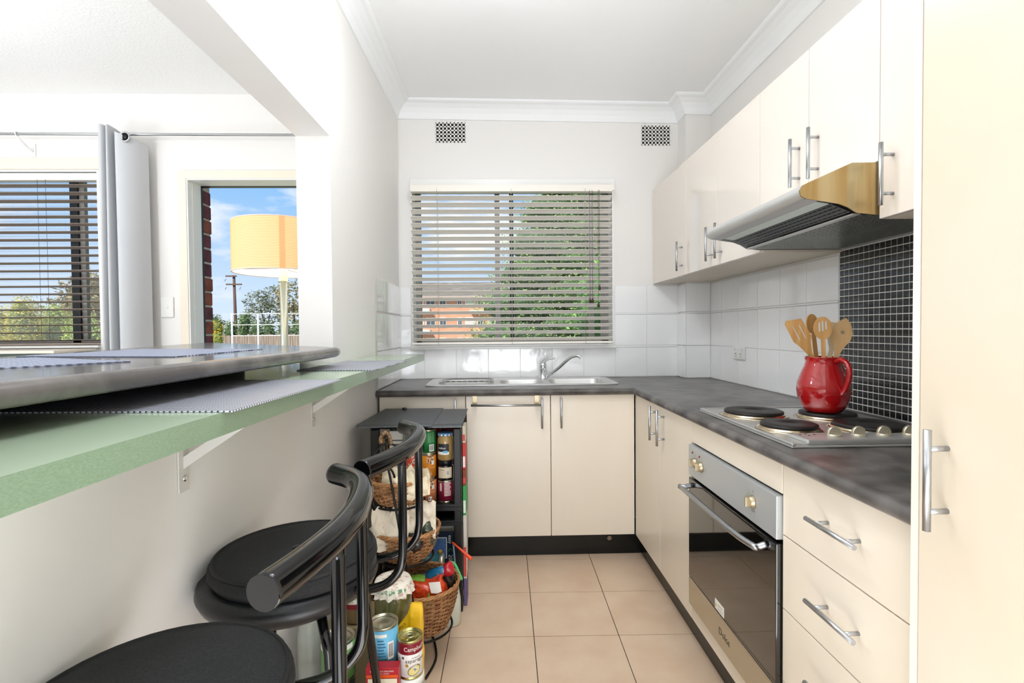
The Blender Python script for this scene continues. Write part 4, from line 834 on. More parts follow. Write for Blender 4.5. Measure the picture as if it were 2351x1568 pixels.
def soften(mb, cuts=5, amp=.006, sc=30, sm=3, seed=0):
    bm = bmesh.new(); vs = [bm.verts.new(v) for v in mb.v]
    for f in mb.f:
        try: bm.faces.new([vs[i] for i in f])
        except ValueError: pass
    bmesh.ops.remove_doubles(bm, verts=bm.verts[:], dist=.0002); bmesh.ops.subdivide_edges(bm, edges=bm.edges[:], cuts=cuts, use_grid_fill=True)
    for _ in range(sm): bmesh.ops.smooth_vert(bm, verts=bm.verts[:], factor=.5, use_axis_x=True, use_axis_y=True, use_axis_z=True)
    bmesh.ops.recalc_face_normals(bm, faces=bm.faces[:]); bm.normal_update(); bm.verts.index_update()
    out = MB(); out.add([v.co + v.normal * amp * (mn.noise(v.co * sc + Vector((seed, 0, 0))) + .5 * mn.noise(v.co * sc * 2.6)) for v in bm.verts], [[v.index for v in f.verts] for f in bm.faces], 0, True); bm.free(); return out
# bottom basket contents
ob = thing('orange_bag', 'orange organic food bag with a white label in the bottom basket', 'bag', (-.285, 1.80, .15)); mb = MB()
A = lambda px, py, Y: at(px, py, Y)
pl = [A(937, 1345, 1.80), A(945, 1335, 1.80), A(985, 1340, 1.80), A(1014, 1328, 1.80), A(1018, 1345, 1.79), A(1026, 1372, 1.78), A(1022, 1400, 1.78), A(940, 1412, 1.78)]
def slab(mb, pts_, th, m=0, puff=.012, n=1):
    c = sum(pts_, Vector()) / len(pts_); k = len(pts_); v = pts_ + [p + Vector((0, th, 0)) for p in pts_] + [c + Vector((0, -puff, 0)), c + Vector((0, th + puff, 0))]
    fs = [(i, (i + 1) % k, 2 * k) for i in range(k)] + [(k + (i + 1) % k, k + i, 2 * k + 1) for i in range(k)] + [(i, k + i, k + (i + 1) % k, (i + 1) % k) for i in range(k)]
    return mb.add(v, fs, m)
slab(mb, pl, .05, 0, .018); build('bag', soften(mb, 5, .008, 34), mat('orange_foil', '#E0471C', .35, coat=.4, bump=(30, .8, .02)), ob)
slab(MB(), pl, .05)
mb = MB(); slab(mb, [A(984, 1338, 1.755), A(1010, 1336, 1.755), A(1014, 1358, 1.755), A(1004, 1363, 1.755), A(990, 1362, 1.755)], .002, 0, 0); mb.text('organic', .020, lambda u, v: Vector((A(1001, 1382, 1.753).x + v, 1.7525, A(1001, 1382, 1.753).z + u)), 1); build('label', mb, [PAPERW, mat('maroon_ink', '#5A1410', .5)], ob)
gp = MB(); slab(gp, [A(972, 1398, 1.75), A(984, 1362, 1.75), A(990, 1385, 1.75), A(988, 1400, 1.75)], .01, 0, .004); gp.add([], []); build('stripe', gp, mat('lime_green', '#7FBF3A', .4), ob)
gg = MB(); slab(gg, [A(918, 1350, 1.81), A(930, 1332, 1.81), A(955, 1325, 1.81), A(976, 1330, 1.81), A(976, 1345, 1.81), A(950, 1350, 1.81)], .03, 0, .01); solo('packet', soften(gg, 4, .006, 40), mat('lime_packet', '#86C24A', .4), 'lime green packet tucked behind the orange bag', 'packet')
rb = thing('sauce_bottle', 'bottle with a red foil cap leaning in the bottom basket', 'bottle', (-.20, 1.86, .15)); mb = MB(); pA, pB = A(1003, 1320, 1.86), A(1030, 1306, 1.86)
build('cap', crumple(MB(), tuple(pB), .022, .022, .026, .25, 30, seed=3), mat('red_foil', '#B5202A', .3, coat=.5), rb)
build('neck', MB().tube([tuple(A(975, 1335, 1.87)), tuple(A(996, 1320, 1.86)), tuple(A(1012, 1312, 1.86)), tuple(pB)], .02, 12, rs=[.028, .024, .018, .016]), mat('blue_white_plastic', '#D8E2E6', .3, n=(12, '#1F6A93', .5, .55)), rb)
mb = MB(); crumple(mb, tuple(A(1028, 1345, 1.88)), .030, .03, .065, .15, 20, seed=6); solo('packet', mb, mat('dark_weave_packet', '#1A1712', .4, n=(60, '#4A3C2C', .5, .6)), 'dark packet at the right inside the bottom basket', 'packet')
sb = gX(1037, 1400, 2.075, 0); sp = thing('spray_bottle', 'cloudy spray bottle with a green trigger standing on the floor', 'bottle', sb)
build('body', MB().lathe([(.034, .0), (.038, .006), (.038, .10), (.030, .15), (.018, .185), (.014, .20)], sb, 28), mat('cloudy_plastic', '#D5DACB', .3, coat=.4), sp)
build('head', MB().box(sb[0] - .022, sb[0] + .018, sb[1] - .014, sb[1] + .014, .20, .245, 0, .005), mat('dark_green_plastic', '#17824A', .35), sp)
build('trigger', MB().tube(smoothpath([(sb[0] - .008, sb[1] - .018, .262), (sb[0] + .014, sb[1] - .020, .255), (sb[0] + .030, sb[1] - .022, .225), (sb[0] + .044, sb[1] - .022, .190)], 4), .006, 8), mat('light_green_plastic', '#5FD07C', .35), sp)
# --- front group of jars and tins on the floor
def carton(label, x0, x1, y0, y1, z1, col, name='carton'): return solo(name, MB().box(x0, x1, y0, y1, 0, z1, 0, .002), mat('carton_' + col.strip('#'), col, .6), label, 'box', 'cartons under the jars')
carton('brown cardboard carton carrying the sauerkraut jar', -.545, -.385, 1.56, 1.72, .288, '#8C7C5C'); carton('cream cardboard carton under the big pickle jar', -.378, -.262, 1.50, 1.64, .268, '#E9DCC2')
def ex_kraut(mb, x, y, z, r, h):
    mb.patch(x, y, r, -.9, 1.1, z + .050, z + .125, 0, 10); mb.patch(x, y, r + .0003, -.9, 1.1, z + .050, z + .066, 1, 10)
    for a, zz in ((-.45, .082), (-.1, .076), (.3, .086), (.65, .078)): mb.patch(x, y, r + .0005, a - .15, a + .15, z + zz - .007, z + zz + .007, 2, 4)
    mb.text('Sauerkraut', .017, fy(x, y, r + .0006, .12, z + .106), 3); mb.text('Traditional', .009, fy(x, y, r + .0006, .12, z + .095), 3); return [PAPERW, mat('crimson_band', '#8A2430', .5), mat('pale_cabbage', '#C8CFA0', .6), INK]
jar('sauerkraut jar with a white label and crimson band', gX(820, 1430, 1.62, .2885), .046, .165, '#9A7E5C', '#2E2A28', ex_kraut, .014)
jar('green jar with a white label behind the near stool strut', gX(748, 1430, 1.66, .2885), .034, .125, '#2E8A52', '#256B40', lambda mb, x, y, z, r, h: (mb.patch(x, y, r, -.3, 1.0, z + .04, z + .085, 0), mb.patch(x, y, r + .0003, -.3, 1.0, z + .04, z + .047, 1), [PAPERW, mat('crimson_band', '#8A2430', .5)])[-1])
jar('clear grey jar at the left of the jar group, under the stool', (-.565, 1.50, 0), .036, .37, '#A9ADA4', '#C9C9C4', None); 
pj = gX(903, 1380, 1.575, .2685); pt = jar('big pickle jar with a frilled fabric lid cover', pj, .057, .165, '#6E6A3E', '#DAD6C4', lambda mb, x, y, z, r, h: (mb.patch(x, y, r, -.55, .02, z + .040, z + .078, 0), mb.text('best by', .007, fy(x, y, r + .0004, -.27, z + .064), 1), mb.text('05 2023', .007, fy(x, y, r + .0004, -.27, z + .052), 1), [PAPERW, INK])[-1], .02)
mb = MB(); n = 64; vs = []
for rr, zz, am in ((.0001, .168, 0), (.035, .1685, 0), (.053, .166, 0), (.057, .155, .001), (.059, .143, .0035), (.063, .128, .006)):
    for k in range(n): a = 2 * math.pi * k / n; q = rr + am * math.cos(16 * a); vs.append((pj[0] + q * math.cos(a), pj[1] + q * math.sin(a), pj[2] + zz + am * .5 * math.sin(9 * a)))
mb.add(vs, [(i * n + k, i * n + (k + 1) % n, (i + 1) * n + (k + 1) % n, (i + 1) * n + k) for i in range(5) for k in range(n)], 0, True)
for k in range(n):                                                        # printed leaf band round the edge
    for f in (3 * n + k,): mb.m[f] = 1 if k % 4 < 3 else 0
build('fabric_cover', mb, [mat('floral_cloth', '#EDE4D6', .8, n=(70, '#C9B0A0', .55, .62)), mat('leaf_print', '#6E9A78', .8, n=(90, '#EDE4D6', .45, .55))], pt)
mb = MB(); mb.tube([(pj[0] + .004 + .018 * math.cos(a), pj[1] + .012 * math.sin(a), pj[2] + .169) for a in [k * math.pi / 10 for k in range(20)]], .0015, 5, closed=True); build('print', mb, mat('orange_swirl', '#C8793E', .6), pt)
def tall_tin(c, r, h, col, label, txt=None): 
    return can(label, c, r, h, col, (lambda mb, x, y, z, rr, hh: (mb.patch(x, y, rr, -.5, .9, z + hh - .085, z + hh - .07, 0), mb.text(txt, .012, fy(x, y, rr + .0004, .25, z + hh - .05), 0), [PAPERW])[-1]) if txt else None)
bc = gX(880, 1428, 1.415, 0); tall_tin(bc, .0405, .284, '#232326', 'tall black tin under the light blue tin', 'no added')
def ex_blue(mb, x, y, z, r, h):
    mb.patch(x, y, r, -.5, .45, z + .083, z + .092, 0); barcode(mb, x, y, r, .50, .95, z + .020, z + .068, 0, 1)
    for i in range(6): mb.patch(x, y, r, -.2, .36 - (i % 3) * .06, z + .030 + i * .0085, z + .0335 + i * .0085, 2, 4)
    return [PAPERW, INK, mat('deep_blue_ink', '#2A6E96', .5)]
can('light blue tin with a barcode stacked on the tall black tin', (bc[0], bc[1], .2845), .0410, .108, '#6FB9DC', ex_blue)
gc = gX(776, 1465, 1.405, 0); tall_tin(gc, .0445, .248, '#2B2E2C', 'tall dark tin under the green and white tin')
can('green and white tin stacked on a dark tin behind the stool struts', (gc[0], gc[1], .2485), .0455, .110, '#6FA858', lambda mb, x, y, z, r, h: (mb.patch(x, y, r, -1.2, 1.3, z + h - .022, z + h - .008, 0, 12), mb.patch(x, y, r + .0003, -.5, .5, z + .02, z + .07, 1), [PAPERW, mat('leafy_print', '#A7CF8E', .5, n=(60, '#4F8A3C', .45, .6))])[-1])
kc = gX(942, 1500, 1.405, 0)
jar('tall glass jar with a white lid under the asparagus soup can', kc, .0405, .252, '#8E9A8A', '#E9EBE8', None, .020, shoulder=.05)
def ex_soup(mb, x, y, z, r, h):
    mb.patch(x, y, r, -1.5, 1.7, z + h - .037, z + h - .007, 0, 16); mb.text("Campbell's", .0165, fy(x, y, r + .0005, .60, z + h - .027), 1, .92)
    mb.text('condensed', .006, fy(x, y, r + .0004, .62, z + h - .048), 2); mb.text('asparagus', .0155, fy(x, y, r + .0005, .62, z + .047), 3)
    pe = [(math.cos(a), math.sin(a)) for a in [k * math.pi / 10 for k in range(20)]]; f2 = fy(x, y, r + .0004, .48, z + .025); mb.add([f2(.019 * a, .0145 * b + .003 * a) for a, b in pe], [list(range(20))], 4)
    f2 = fy(x, y, r + .0008, .48, z + .025); mb.add([f2(.016 * a, .0115 * b + .003 * a) for a, b in pe], [list(range(20))], 5); f2 = fy(x, y, r + .0012, .52, z + .026)
    mb.add([f2(-.005, .003), f2(.005, .000), f2(.005, -.0012), f2(-.005, .002), f2(-.001, .006), f2(.0, .006), f2(.001, -.004), f2(.0, -.004)], [(0, 1, 2, 3), (4, 5, 6, 7)], 6)
    f2 = fy(x, y, r + .0004, -.10, z + .040); mb.add([f2(.0045 * a, .0045 * b) for a, b in pe], [list(range(20))], 7); f2 = fy(x, y, r + .0004, -.42, z + .060); mb.add([f2(.0035 * a, .0035 * b) for a, b in pe], [list(range(20))], 3)
    return [mat('soup_red', '#7D1424', .35), PAPERW, mat('grey_ink', '#6E7270', .5), mat('olive_ink', '#4B4636', .5), mat('bowl_rim', '#8A8458', .5), mat('soup_yellow', '#DBCB86', .5), mat('asparagus_green', '#3E5A22', .5), mat('gold_dot', '#A8893A', .4)]
can('asparagus soup can with a red band, front right of the jar group', (kc[0], kc[1], .2523), .0350, .106, '#E8E4E0', ex_soup, tab=True, lid=mat('gold_tin', '#C3BC7E', .25, 1))
rx0, rx1 = at(838, 1540, 1.33).x, at(914, 1540, 1.33).x; ztc = at(880, 1537, 1.33).z
rc = thing('carton', 'red and orange food carton at the very front under the stool', 'box', ((rx0 + rx1) / 2, 1.36, 0)); build('box', MB().box(rx0, rx1, 1.335, 1.365, 0, ztc, 0, .001), mat('carton_red', '#B3202C', .4), rc)
mb = MB().box(rx0 + .002, rx1 - .002, 1.3342, 1.3348, ztc - .026, ztc - .018, 0).box(rx0 + .006, rx1 - .004, 1.3336, 1.3342, ztc - .090, ztc - .028, 1); mb.text('BROWN RICE CRACKERS', .0055, lambda u, v: Vector(((rx0 + rx1) / 2 + u, 1.334, ztc - .010 + v)), 2); mb.text('ORGANIC GRAINS', .0045, lambda u, v: Vector(((rx0 + rx1) / 2 + u, 1.334, ztc - .016 + v)), 2); mb.text('crackers', .014, lambda u, v: Vector(((rx0 + rx1) / 2 + .01 + u, 1.3334, ztc - .05 + v)), 3)
build('print', mb, [mat('orange_band', '#E2571F', .4), mat('cream_panel', '#E9DFC4', .5), PAPERW, mat('gold_ink', '#B99A50', .5)], rc)
yb = thing('yellow_bag', 'yellow paper bag standing between the pickle jar and the baskets', 'bag', (-.25, 1.50, 0)); mb = MB()
yq = [A(942, 1388, 1.50), A(969.5, 1388, 1.50), A(971, 1470, 1.49), A(973, 1552, 1.48)]; zf = [Vector((yq[1].x + .004, 1.47, .004)), Vector((yq[1].x - .075, 1.47, .004))]
pb = [yq[0], yq[1], yq[2], yq[3], zf[0], zf[1], A(905, 1450, 1.49), A(935, 1415, 1.50)]
slab(mb, pb, .022, 0, .006); build('bag', soften(mb, 5, .004, 22, 2), mat('yellow_paper', '#F2BE12', .45, bump=(18, .5, .01)), yb)
mb = MB().text('BIO', .016, lambda u, v: Vector((A(922, 1445, 1.47).x + u * .8, 1.4795, A(922, 1447, 1.47).z + v + u * .5))); build('print', mb, INK, yb)
mb = MB(); zz = [A(966 + (1 if i % 2 else -1) * .8, 1392 + i * 8, 1.485) for i in range(16)]
for p in zz: mb.box(p.x - .0006, p.x + .0006, 1.4835, 1.4842, p.z, p.z + .004)
build('stitching', mb, mat('pale_yellow_thread', '#F7DD7A', .6), yb, kind='stuff')

# ---------------------------------------------------------------- living room
w2 = struct('window_2', MB().box(LX0 + .001, LX0 + .015, YL - .0, 3.06, LZ0, LZ1).box(LX1 - .015, LX1 - .001, YL, 3.06, LZ0, LZ1).box(LX0 + .015, LX1 - .015, YL, 3.06, LZ1 - .012, LZ1).box(LX0 + .015, LX1 - .015, YL - .02, 3.06, LZ0, LZ0 + .012), WPAINT)
build('architrave', MB().box(LX0 - .05, LX1 + .012, YL - .014, YL - .0005, 2.128, 2.190, 0, .003).box(LX0 - .05, LX0, YL - .014, YL - .0005, LZ0, 2.128), TRIMC, w2)
build('window_frame', MB().box(-2.470, -2.425, 3.02, 3.055, LZ0 + .012, LZ1 - .012), ALUD, w2, 'dark aluminium mullion'); build('sash_stile', MB().box(-2.424, -2.395, 3.03, 3.055, LZ0 + .012, LZ1 - .012), ALU, w2)
build('window_frame', MB().box(LX0 + .015, LX1 - .015, 3.02, 3.055, LZ0 + .012, LZ0 + .04).box(LX0 + .015, LX1 - .015, 3.02, 3.055, LZ1 - .035, LZ1 - .012), ALU, w2); build('glass_pane', MB().box(LX0 + .015, LX1 - .015, 3.04, 3.043, LZ0 + .04, LZ1 - .035), GLASS, w2)
b2_ = thing('venetian_blind', 'brown-grey venetian blind half open in the living-room window', 'blind', (-3.0, 2.975, LZ0 + .02))
build('head_rail', MB().box(LX0 + .02, LX1 - .018, 2.955, 3.005, 2.072, 2.112, 0, .003), WHITEP, b2_)
sm2 = slat_mesh(.048, LX0 + .02, LX1 - .018, math.radians(7), SLATB)
for i in range(21): inst('slat', sm2, b2_, (0, 2.982, 2.048 - i * .0440))
build('bottom_rail', MB().box(LX0 + .02, LX1 - .018, 2.965, 3.0, 1.139, 1.152, 0, .003), SLATB, b2_)
for x in (-2.59, -2.545): build('pull_cord', MB().tube([(x, 2.953, 2.075), (x, 2.953, 1.16)], .001, 5), MATS['brown_cord'], b2_)
tvp = thing('dark_panel', 'dark teal panel with a cream top edge under the living-room window', 'cabinet', (-3.0, 2.78, 0)); build('body', MB().box(-3.7, -2.26, 2.64, 2.90, .0, 1.105), mat('dark_teal_panel', '#44524F', .4), tvp); build('top', MB().box(-3.71, -2.25, 2.63, 2.905, 1.105, 1.120, 0, .003), TRIMC, tvp)  # panel added for the dark strip below the window
# curtain rod, brackets, curtain
rd = thing('curtain_rod', 'thin brushed steel curtain rod across the living-room wall', 'curtain rod', (-2.2, 2.85, 2.29)); build('rod', MB().tube([(-3.9, 2.85, 2.293), (-.82, 2.85, 2.286)], .0075, 12), SATIN, rd)
for x in (-2.60, -3.7, -.86): build('bracket', MB().tube(smoothpath([(x, YL - .001, 2.225), (x, 2.90, 2.245), (x, 2.855, 2.274)], 4), .006, 8).box(x - .012, x + .012, YL - .006, YL - .0005, 2.20, 2.27, 0, .002).tube([(x + .0105 * math.cos(a) * 0 , 2.85 + .011 * math.cos(a), 2.291 + .011 * math.sin(a)) for a in [k * math.pi / 6 for k in range(12)]], .003, 6, closed=True), WHITEP, rd)
cu = thing('curtain', 'light grey eyelet curtain gathered beside the living-room window', 'curtain', (-2.04, 2.85, .03)); mb = MB(); nn = 60; rows = 16; vs = []
fold = [(-2.150, 2.83), (-2.140, 2.80), (-2.118, 2.785), (-2.112, 2.83), (-2.112, 2.90), (-2.100, 2.86), (-2.098, 2.80), (-2.085, 2.79), (-2.082, 2.84), (-2.080, 2.90), (-2.064, 2.90), (-2.055, 2.82), (-2.030, 2.785), (-1.98, 2.80), (-1.945, 2.84), (-1.925, 2.90)]
fp = smoothpath([(a, b, 0) for a, b in fold], 4)
for lay in (0, 1):
    for j in range(rows + 1):
        f = j / rows; z = .03 + f * 2.29
        for i, p in enumerate(fp):
            u = i / (len(fp) - 1); top = z - (.085 * max(0, (u - .55) / .45) ** 1.2 if f > .95 else 0); wd = .86 + .10 * (1 - f)
            vs.append((-2.04 + (p.x + 2.04) * wd + .004 * math.sin(f * 3 + i * .4), p.y + lay * .0012, top))
m_ = len(fp); k = m_ * (rows + 1); fs = [(j * m_ + i, j * m_ + i + 1, (j + 1) * m_ + i + 1, (j + 1) * m_ + i) for j in range(rows) for i in range(m_ - 1)]
mb.add(vs, fs + [[k + a for a in f[::-1]] for f in fs], 0, True); build('cloth', mb, CURT, cu)
for x, y, tilt in ((-1.988, 2.797, .0),):
    build('eyelet', MB().tube([(x + .024 * math.cos(a) , y - .002, 2.255 + .024 * math.sin(a)) for a in [k * math.pi / 12 for k in range(24)]], .0045, 8, closed=True).lathe([(.021, -.001), (.0001, -.0011)], (x, y - .001, 2.255), 20, 1, 'y'), [SATIN, BLK], cu)
sw = thing('light_switch', 'white light switch plate between the curtain and the doorway', 'switch', (-1.88, YL, 1.29)); build('plate', MB().box(-1.917, -1.846, YL - .008, YL - .0005, 1.292, 1.408, 0, .003), WHITEP, sw); build('rocker', MB().box(-1.888, -1.875, YL - .011, YL - .008, 1.344, 1.356, 0, .001), WHITEP, sw)
# doorway
d1 = struct('door_1', MB().box(DX0 - .045, DX0, YL - .016, YL - .0005, 0, DZ1 + .045).box(DX0, DX1 + .02, YL - .016, YL - .0005, DZ1, DZ1 + .045), TRIMC)
build('jamb', MB().box(DX0, DX0 + .008, YL - .012, 3.06, 0, DZ1).box(DX0 + .008, DX1, YL - .012, 3.06, DZ1 - .008, DZ1).box(DX0 + .008, DX0 + .012, YL + .03, 3.06, 0, DZ1 - .008), WPAINT, d1)
jx2 = at(469, 600, 3.10).x; jz = at(600, 432, 3.10).z
build('metal_frame', MB().box(jx2 - .03, jx2, 3.065, 3.10, 0, jz + .03).box(jx2, -.93, 3.065, 3.10, jz, jz + .03), mat('blue_black_frame', '#1B2A3D', .3), d1)
build('threshold', MB().box(DX0, DX1, YL, 3.2, -.01, .012), ALU, d1)
bx1 = at(487, 600, 3.235).x
pier = struct('wall_brick_reveal', MB().box(-2.20, bx1 - .006, 3.115, 3.232, -2.0, 2.4), mat('mortar', '#B9B0A4', .9))
BR = mat('red_brown_brick', '#94503C', .8, n=(14, '#6A3226', .35, .7), bump=(60, .5, .003)); BR2 = mat('dark_plum_brick', '#74383E', .8, n=(14, '#4E282E', .35, .7), bump=(60, .5, .003))
for i in range(13):
    z = .93 + i * .0885; off = random.uniform(-.003, .003)
    build('brick', MB().box(bx1 - .11, bx1 + off, 3.111, 3.235, z, z + .0765, 0, .004), BR if random.random() < .6 else BR2, pier)
mb = MB(); mb.box(DX0 - .2, DX1 + .3, 3.12, 3.42, 2.30, 2.70); struct('wall_door_head', mb, WALL)
# wall between living and outside on the right of the doorway closes against the kitchen wall
# floor lamp
lp = at(648, 600, 2.40); lx = lp.x; fl = thing('floor_lamp', 'lit floor lamp with an amber ribbed drum shade in front of the doorway', 'lamp', (lx, 2.40, 0))
z0_, z1_ = 1.478, 1.702; prf = []; nr = 34
for i in range(nr + 1):
    z = z0_ + (z1_ - z0_) * i / nr; prf += [(.2075, z), (.210, z + .0035)] if i < nr else [(.2075, z)]
SHADE = mat('lit_shade', '#F2D8A8', .7, emit=('#FFDCAC', .32)); RIB = mat('shade_rib', '#E6B878', .7, emit=('#FFC98E', .24))
prf2 = [(r, z, i % 2) for i, (r, z) in enumerate(prf)]
mb = MB().lathe(prf2, (lx, 2.40, 0), 56); mb.f = [f for f in mb.f if len(f) == 4]; mb.m = mb.m[:len(mb.f)]; mb.s = mb.s[:len(mb.f)]
build('lamp_shade', mb, [SHADE, RIB], fl); mb = MB().lathe([(.2045, z0_), (.2045, z1_)], (lx, 2.40, 0), 56); mb.f = [f for f in mb.f if len(f) == 4]; mb.m = mb.m[:len(mb.f)]; mb.s = mb.s[:len(mb.f)]
build('shade_lining', mb, mat('lit_lining', '#FFF6E6', .7, emit=('#FFF4E0', .6)), fl)
for z in (z0_, z1_): build('shade_ring', MB().tube([(lx + .2085 * math.cos(a), 2.40 + .2085 * math.sin(a), z) for a in [k * math.pi / 28 for k in range(56)]], .003, 6, closed=True), mat('pale_pink_trim', '#F1DCD2', .6), fl)
build('pole_silhouette', MB().patch(lx, 2.40, .2115, .35, .45, z0_, z1_, 0, 3), mat('pole_silhouette_tone', '#D9A877', .7, emit=('#E09A60', .35)), fl)  # strip painted on the shade as the pole's silhouette showing through
build('pole', MB().cyl((lx + .004, 2.40, .02), .0165, 1.45, 20), mat('pole_metal', '#C9CFC4', .25, .7), fl); build('socket', MB().cyl((lx + .004, 2.40, 1.44), .020, .07, 18), mat('cream_socket', '#F6EFC9', .4, emit=('#FFF3C0', .5)), fl); build('base', MB().lathe([(.14, .001), (.14, .014), (.03, .022), (.016, .03)], (lx + .004, 2.40, 0), 32), SATIN, fl)
build('bulb', MB().ball((lx + .004, 2.40, 1.56), .03, .03, .045), mat('bulb_glow', '#FFFFFF', .3, emit=('#FFF0D0', 2)), fl)
build('shade_spider', MB().tube([(lx - .205, 2.40, 1.50), (lx + .205, 2.40, 1.50)], .0025, 6).tube([(lx, 2.195, 1.50), (lx, 2.605, 1.50)], .0025, 6), SATIN, fl)

# ---------------------------------------------------------------- outdoors
struct('ground', MB().add([(-140, 3.6, -2), (60, 3.6, -2), (60, 29, -2), (-140, 29, -2), (60, 160, -2), (-140, 160, -2), (60, 31, -.9), (-140, 31, -.9), (60, 160, -.6), (-140, 160, -.6)], [(0, 1, 2, 3), (3, 2, 6, 7), (7, 6, 8, 9)]), mat('dry_grass', '#8E9460', .9, n=(.4, '#A89C78', .35, .7)))
LEAFS = {}
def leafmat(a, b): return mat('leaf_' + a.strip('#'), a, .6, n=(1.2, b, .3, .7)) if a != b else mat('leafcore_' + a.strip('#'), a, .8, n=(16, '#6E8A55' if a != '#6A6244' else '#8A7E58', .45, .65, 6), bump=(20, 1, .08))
def foliage(blobs, n, size, seed, droop=0):
    random.seed(seed); mb = MB(); tot = sum(b[3] * b[4] * b[5] for b in blobs)
    for (x, y, z, rx, ry, rz) in blobs:
        k = int(n * rx * ry * rz / tot)
        for _ in range(k):
            d = Vector((random.gauss(0, 1), random.gauss(0, 1), random.gauss(0, 1))).normalized(); q = random.uniform(.72, 1.08)
            c = Vector((x + d.x * rx * q, y + d.y * ry * q, z + d.z * rz * q)); a = Vector((random.gauss(0, 1), random.gauss(0, 1), random.gauss(0, .5) - droop)).normalized(); b = a.orthogonal().normalized(); b = Matrix.Rotation(random.uniform(0, 6.28), 3, a) @ b; s_ = size * random.uniform(.6, 1.3)
            mb.add([c, c + a * s_ + b * s_ * .35, c + a * s_ * 2, c + a * s_ - b * s_ * .35], [(0, 1, 2, 3)])
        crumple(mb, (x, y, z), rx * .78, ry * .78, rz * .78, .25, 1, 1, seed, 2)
    return mb
def tree(name, label, base, blobs, n, size, c1, c2, core, seed, trunk=.15, group='trees outside', cat='tree', bare=False):
    t = thing(name, label, cat, base, group); b = Vector(base); mb = MB()
    top = max(q[2] for q in blobs); mb.tube([b, b + Vector((.1, 0, (top - b.z) * .5)), Vector((blobs[0][0], blobs[0][1], top))], trunk, 8, rs=[trunk, trunk * .7, trunk * .2])
    for q in blobs[1:]: mb.tube([b + Vector((0, 0, (top - b.z) * .35)), Vector(q[:3])], trunk * .4, 6, rs=[trunk * .5, trunk * .15])
    build('trunk', mb, mat('bark', '#5A4A3C', .9), t)
    f = foliage(blobs, n, size, seed); 
    if bare:
        keep = [i for i, m in enumerate(f.m) if m == 0]; f.f = [f.f[i] for i in keep]; f.m = [0] * len(keep); f.s = [False] * len(keep)
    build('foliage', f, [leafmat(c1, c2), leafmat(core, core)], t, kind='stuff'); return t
# big layered tree outside the kitchen window
random.seed(4); bl_ = []
for z, w_, c_ in ((-1.2, 2.3, 1.9), (-.4, 2.3, 1.8), (.4, 2.3, 1.7), (1.1, 2.2, 1.55), (1.8, 2.1, 1.55), (2.5, 1.9, 1.75), (3.2, 1.8, 1.9), (3.9, 1.7, 2.1), (4.7, 1.7, 2.5), (5.4, 1.5, 2.9)):
    bl_ += [(c_ - w_ * .52, 12, z, w_ * .50, 1.2, .46), (c_ + w_ * .1, 12.3, z + .25, w_ * .6, 1.4, .5), (c_ + w_ * .85, 12, z, w_ * .6, 1.2, .55)]
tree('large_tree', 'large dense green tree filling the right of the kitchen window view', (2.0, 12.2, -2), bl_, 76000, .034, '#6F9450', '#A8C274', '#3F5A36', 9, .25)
tree('shrub', 'bright green shrub close outside the right edge of the kitchen window', (1.15, 5.2, -2), [(1.15, 5.2, -.2, .45, .45, 1.3), (1.17, 5.2, 1.3, .42, .4, .8)], 7000, .022, '#6CA84A', '#A6CC74', '#3C6A30', 12, .05, cat='shrub')
# apartment block
fb = thing('apartment_building', 'orange brick three-storey apartment block with a grey tiled roof', 'building', (-8, 65, -1))
OB = mat('orange_brick', '#DBA083', .8, n=(.8, '#D0906F', .3, .7)); build('wall', MB().box(-22, 2.5, 65, 76, -1.2, 5.55), OB, fb)
mb = MB().prism([(-22.6, 5.5), (3.1, 5.5), (.2, 8.0), (-9.3, 8.0)] if False else [(-22.8, 5.5), (3.3, 5.5), (3.3, 5.75), (-.5, 7.25), (-12.2, 7.25), (-22.8, 5.75)], 'y', 64.3, 76.5); build('roof', mb, mat('grey_roof_tiles', '#8F8884', .8, n=(3, '#7A7370', .4, .6), stretch=(.3, 1, 3)), fb)
build('eave', MB().box(-22.9, 3.4, 64.1, 64.4, 5.38, 5.55), mat('eave_brown', '#B7A79A', .7), fb)
WN = mat('window_curtained', '#C9C6BC', .3); WD = mat('window_dark', '#4E555C', .2)
wx = [(-10.9, -9.5, 0), (-9.2, -8.0, 1), (-7.5, -6.6, 1), (-5.2, -4.6, 1), (-4.2, -2.9, 0), (-2.7, -1.9, 1), (-1.3, .3, 0)]
for zc, hh in ((4.78, .62), (2.42, .80), (-.05, .62)):
    for i, (a, b, k) in enumerate(wx):
        f = build('window', MB().box(a, b, 64.90, 65.0, zc - hh, zc + hh * .55), WPAINT, fb); build('pane', MB().box(a + .08, (a + b) / 2 - .03, 64.86, 64.90, zc - hh + .08, zc + hh * .55 - .08).box((a + b) / 2 + .03, b - .08, 64.86, 64.90, zc - hh + .08, zc + hh * .55 - .08), WD if k else WN, f)
for zc in (3.72, 1.05): build('balcony', MB().box(-11.2, -8.6, 63.9, 65, zc - .08, zc + .28).box(-3.6, -.2, 63.9, 65, zc - .16, zc + .02), mat('pale_balcony', '#E5D9CC', .7), fb)
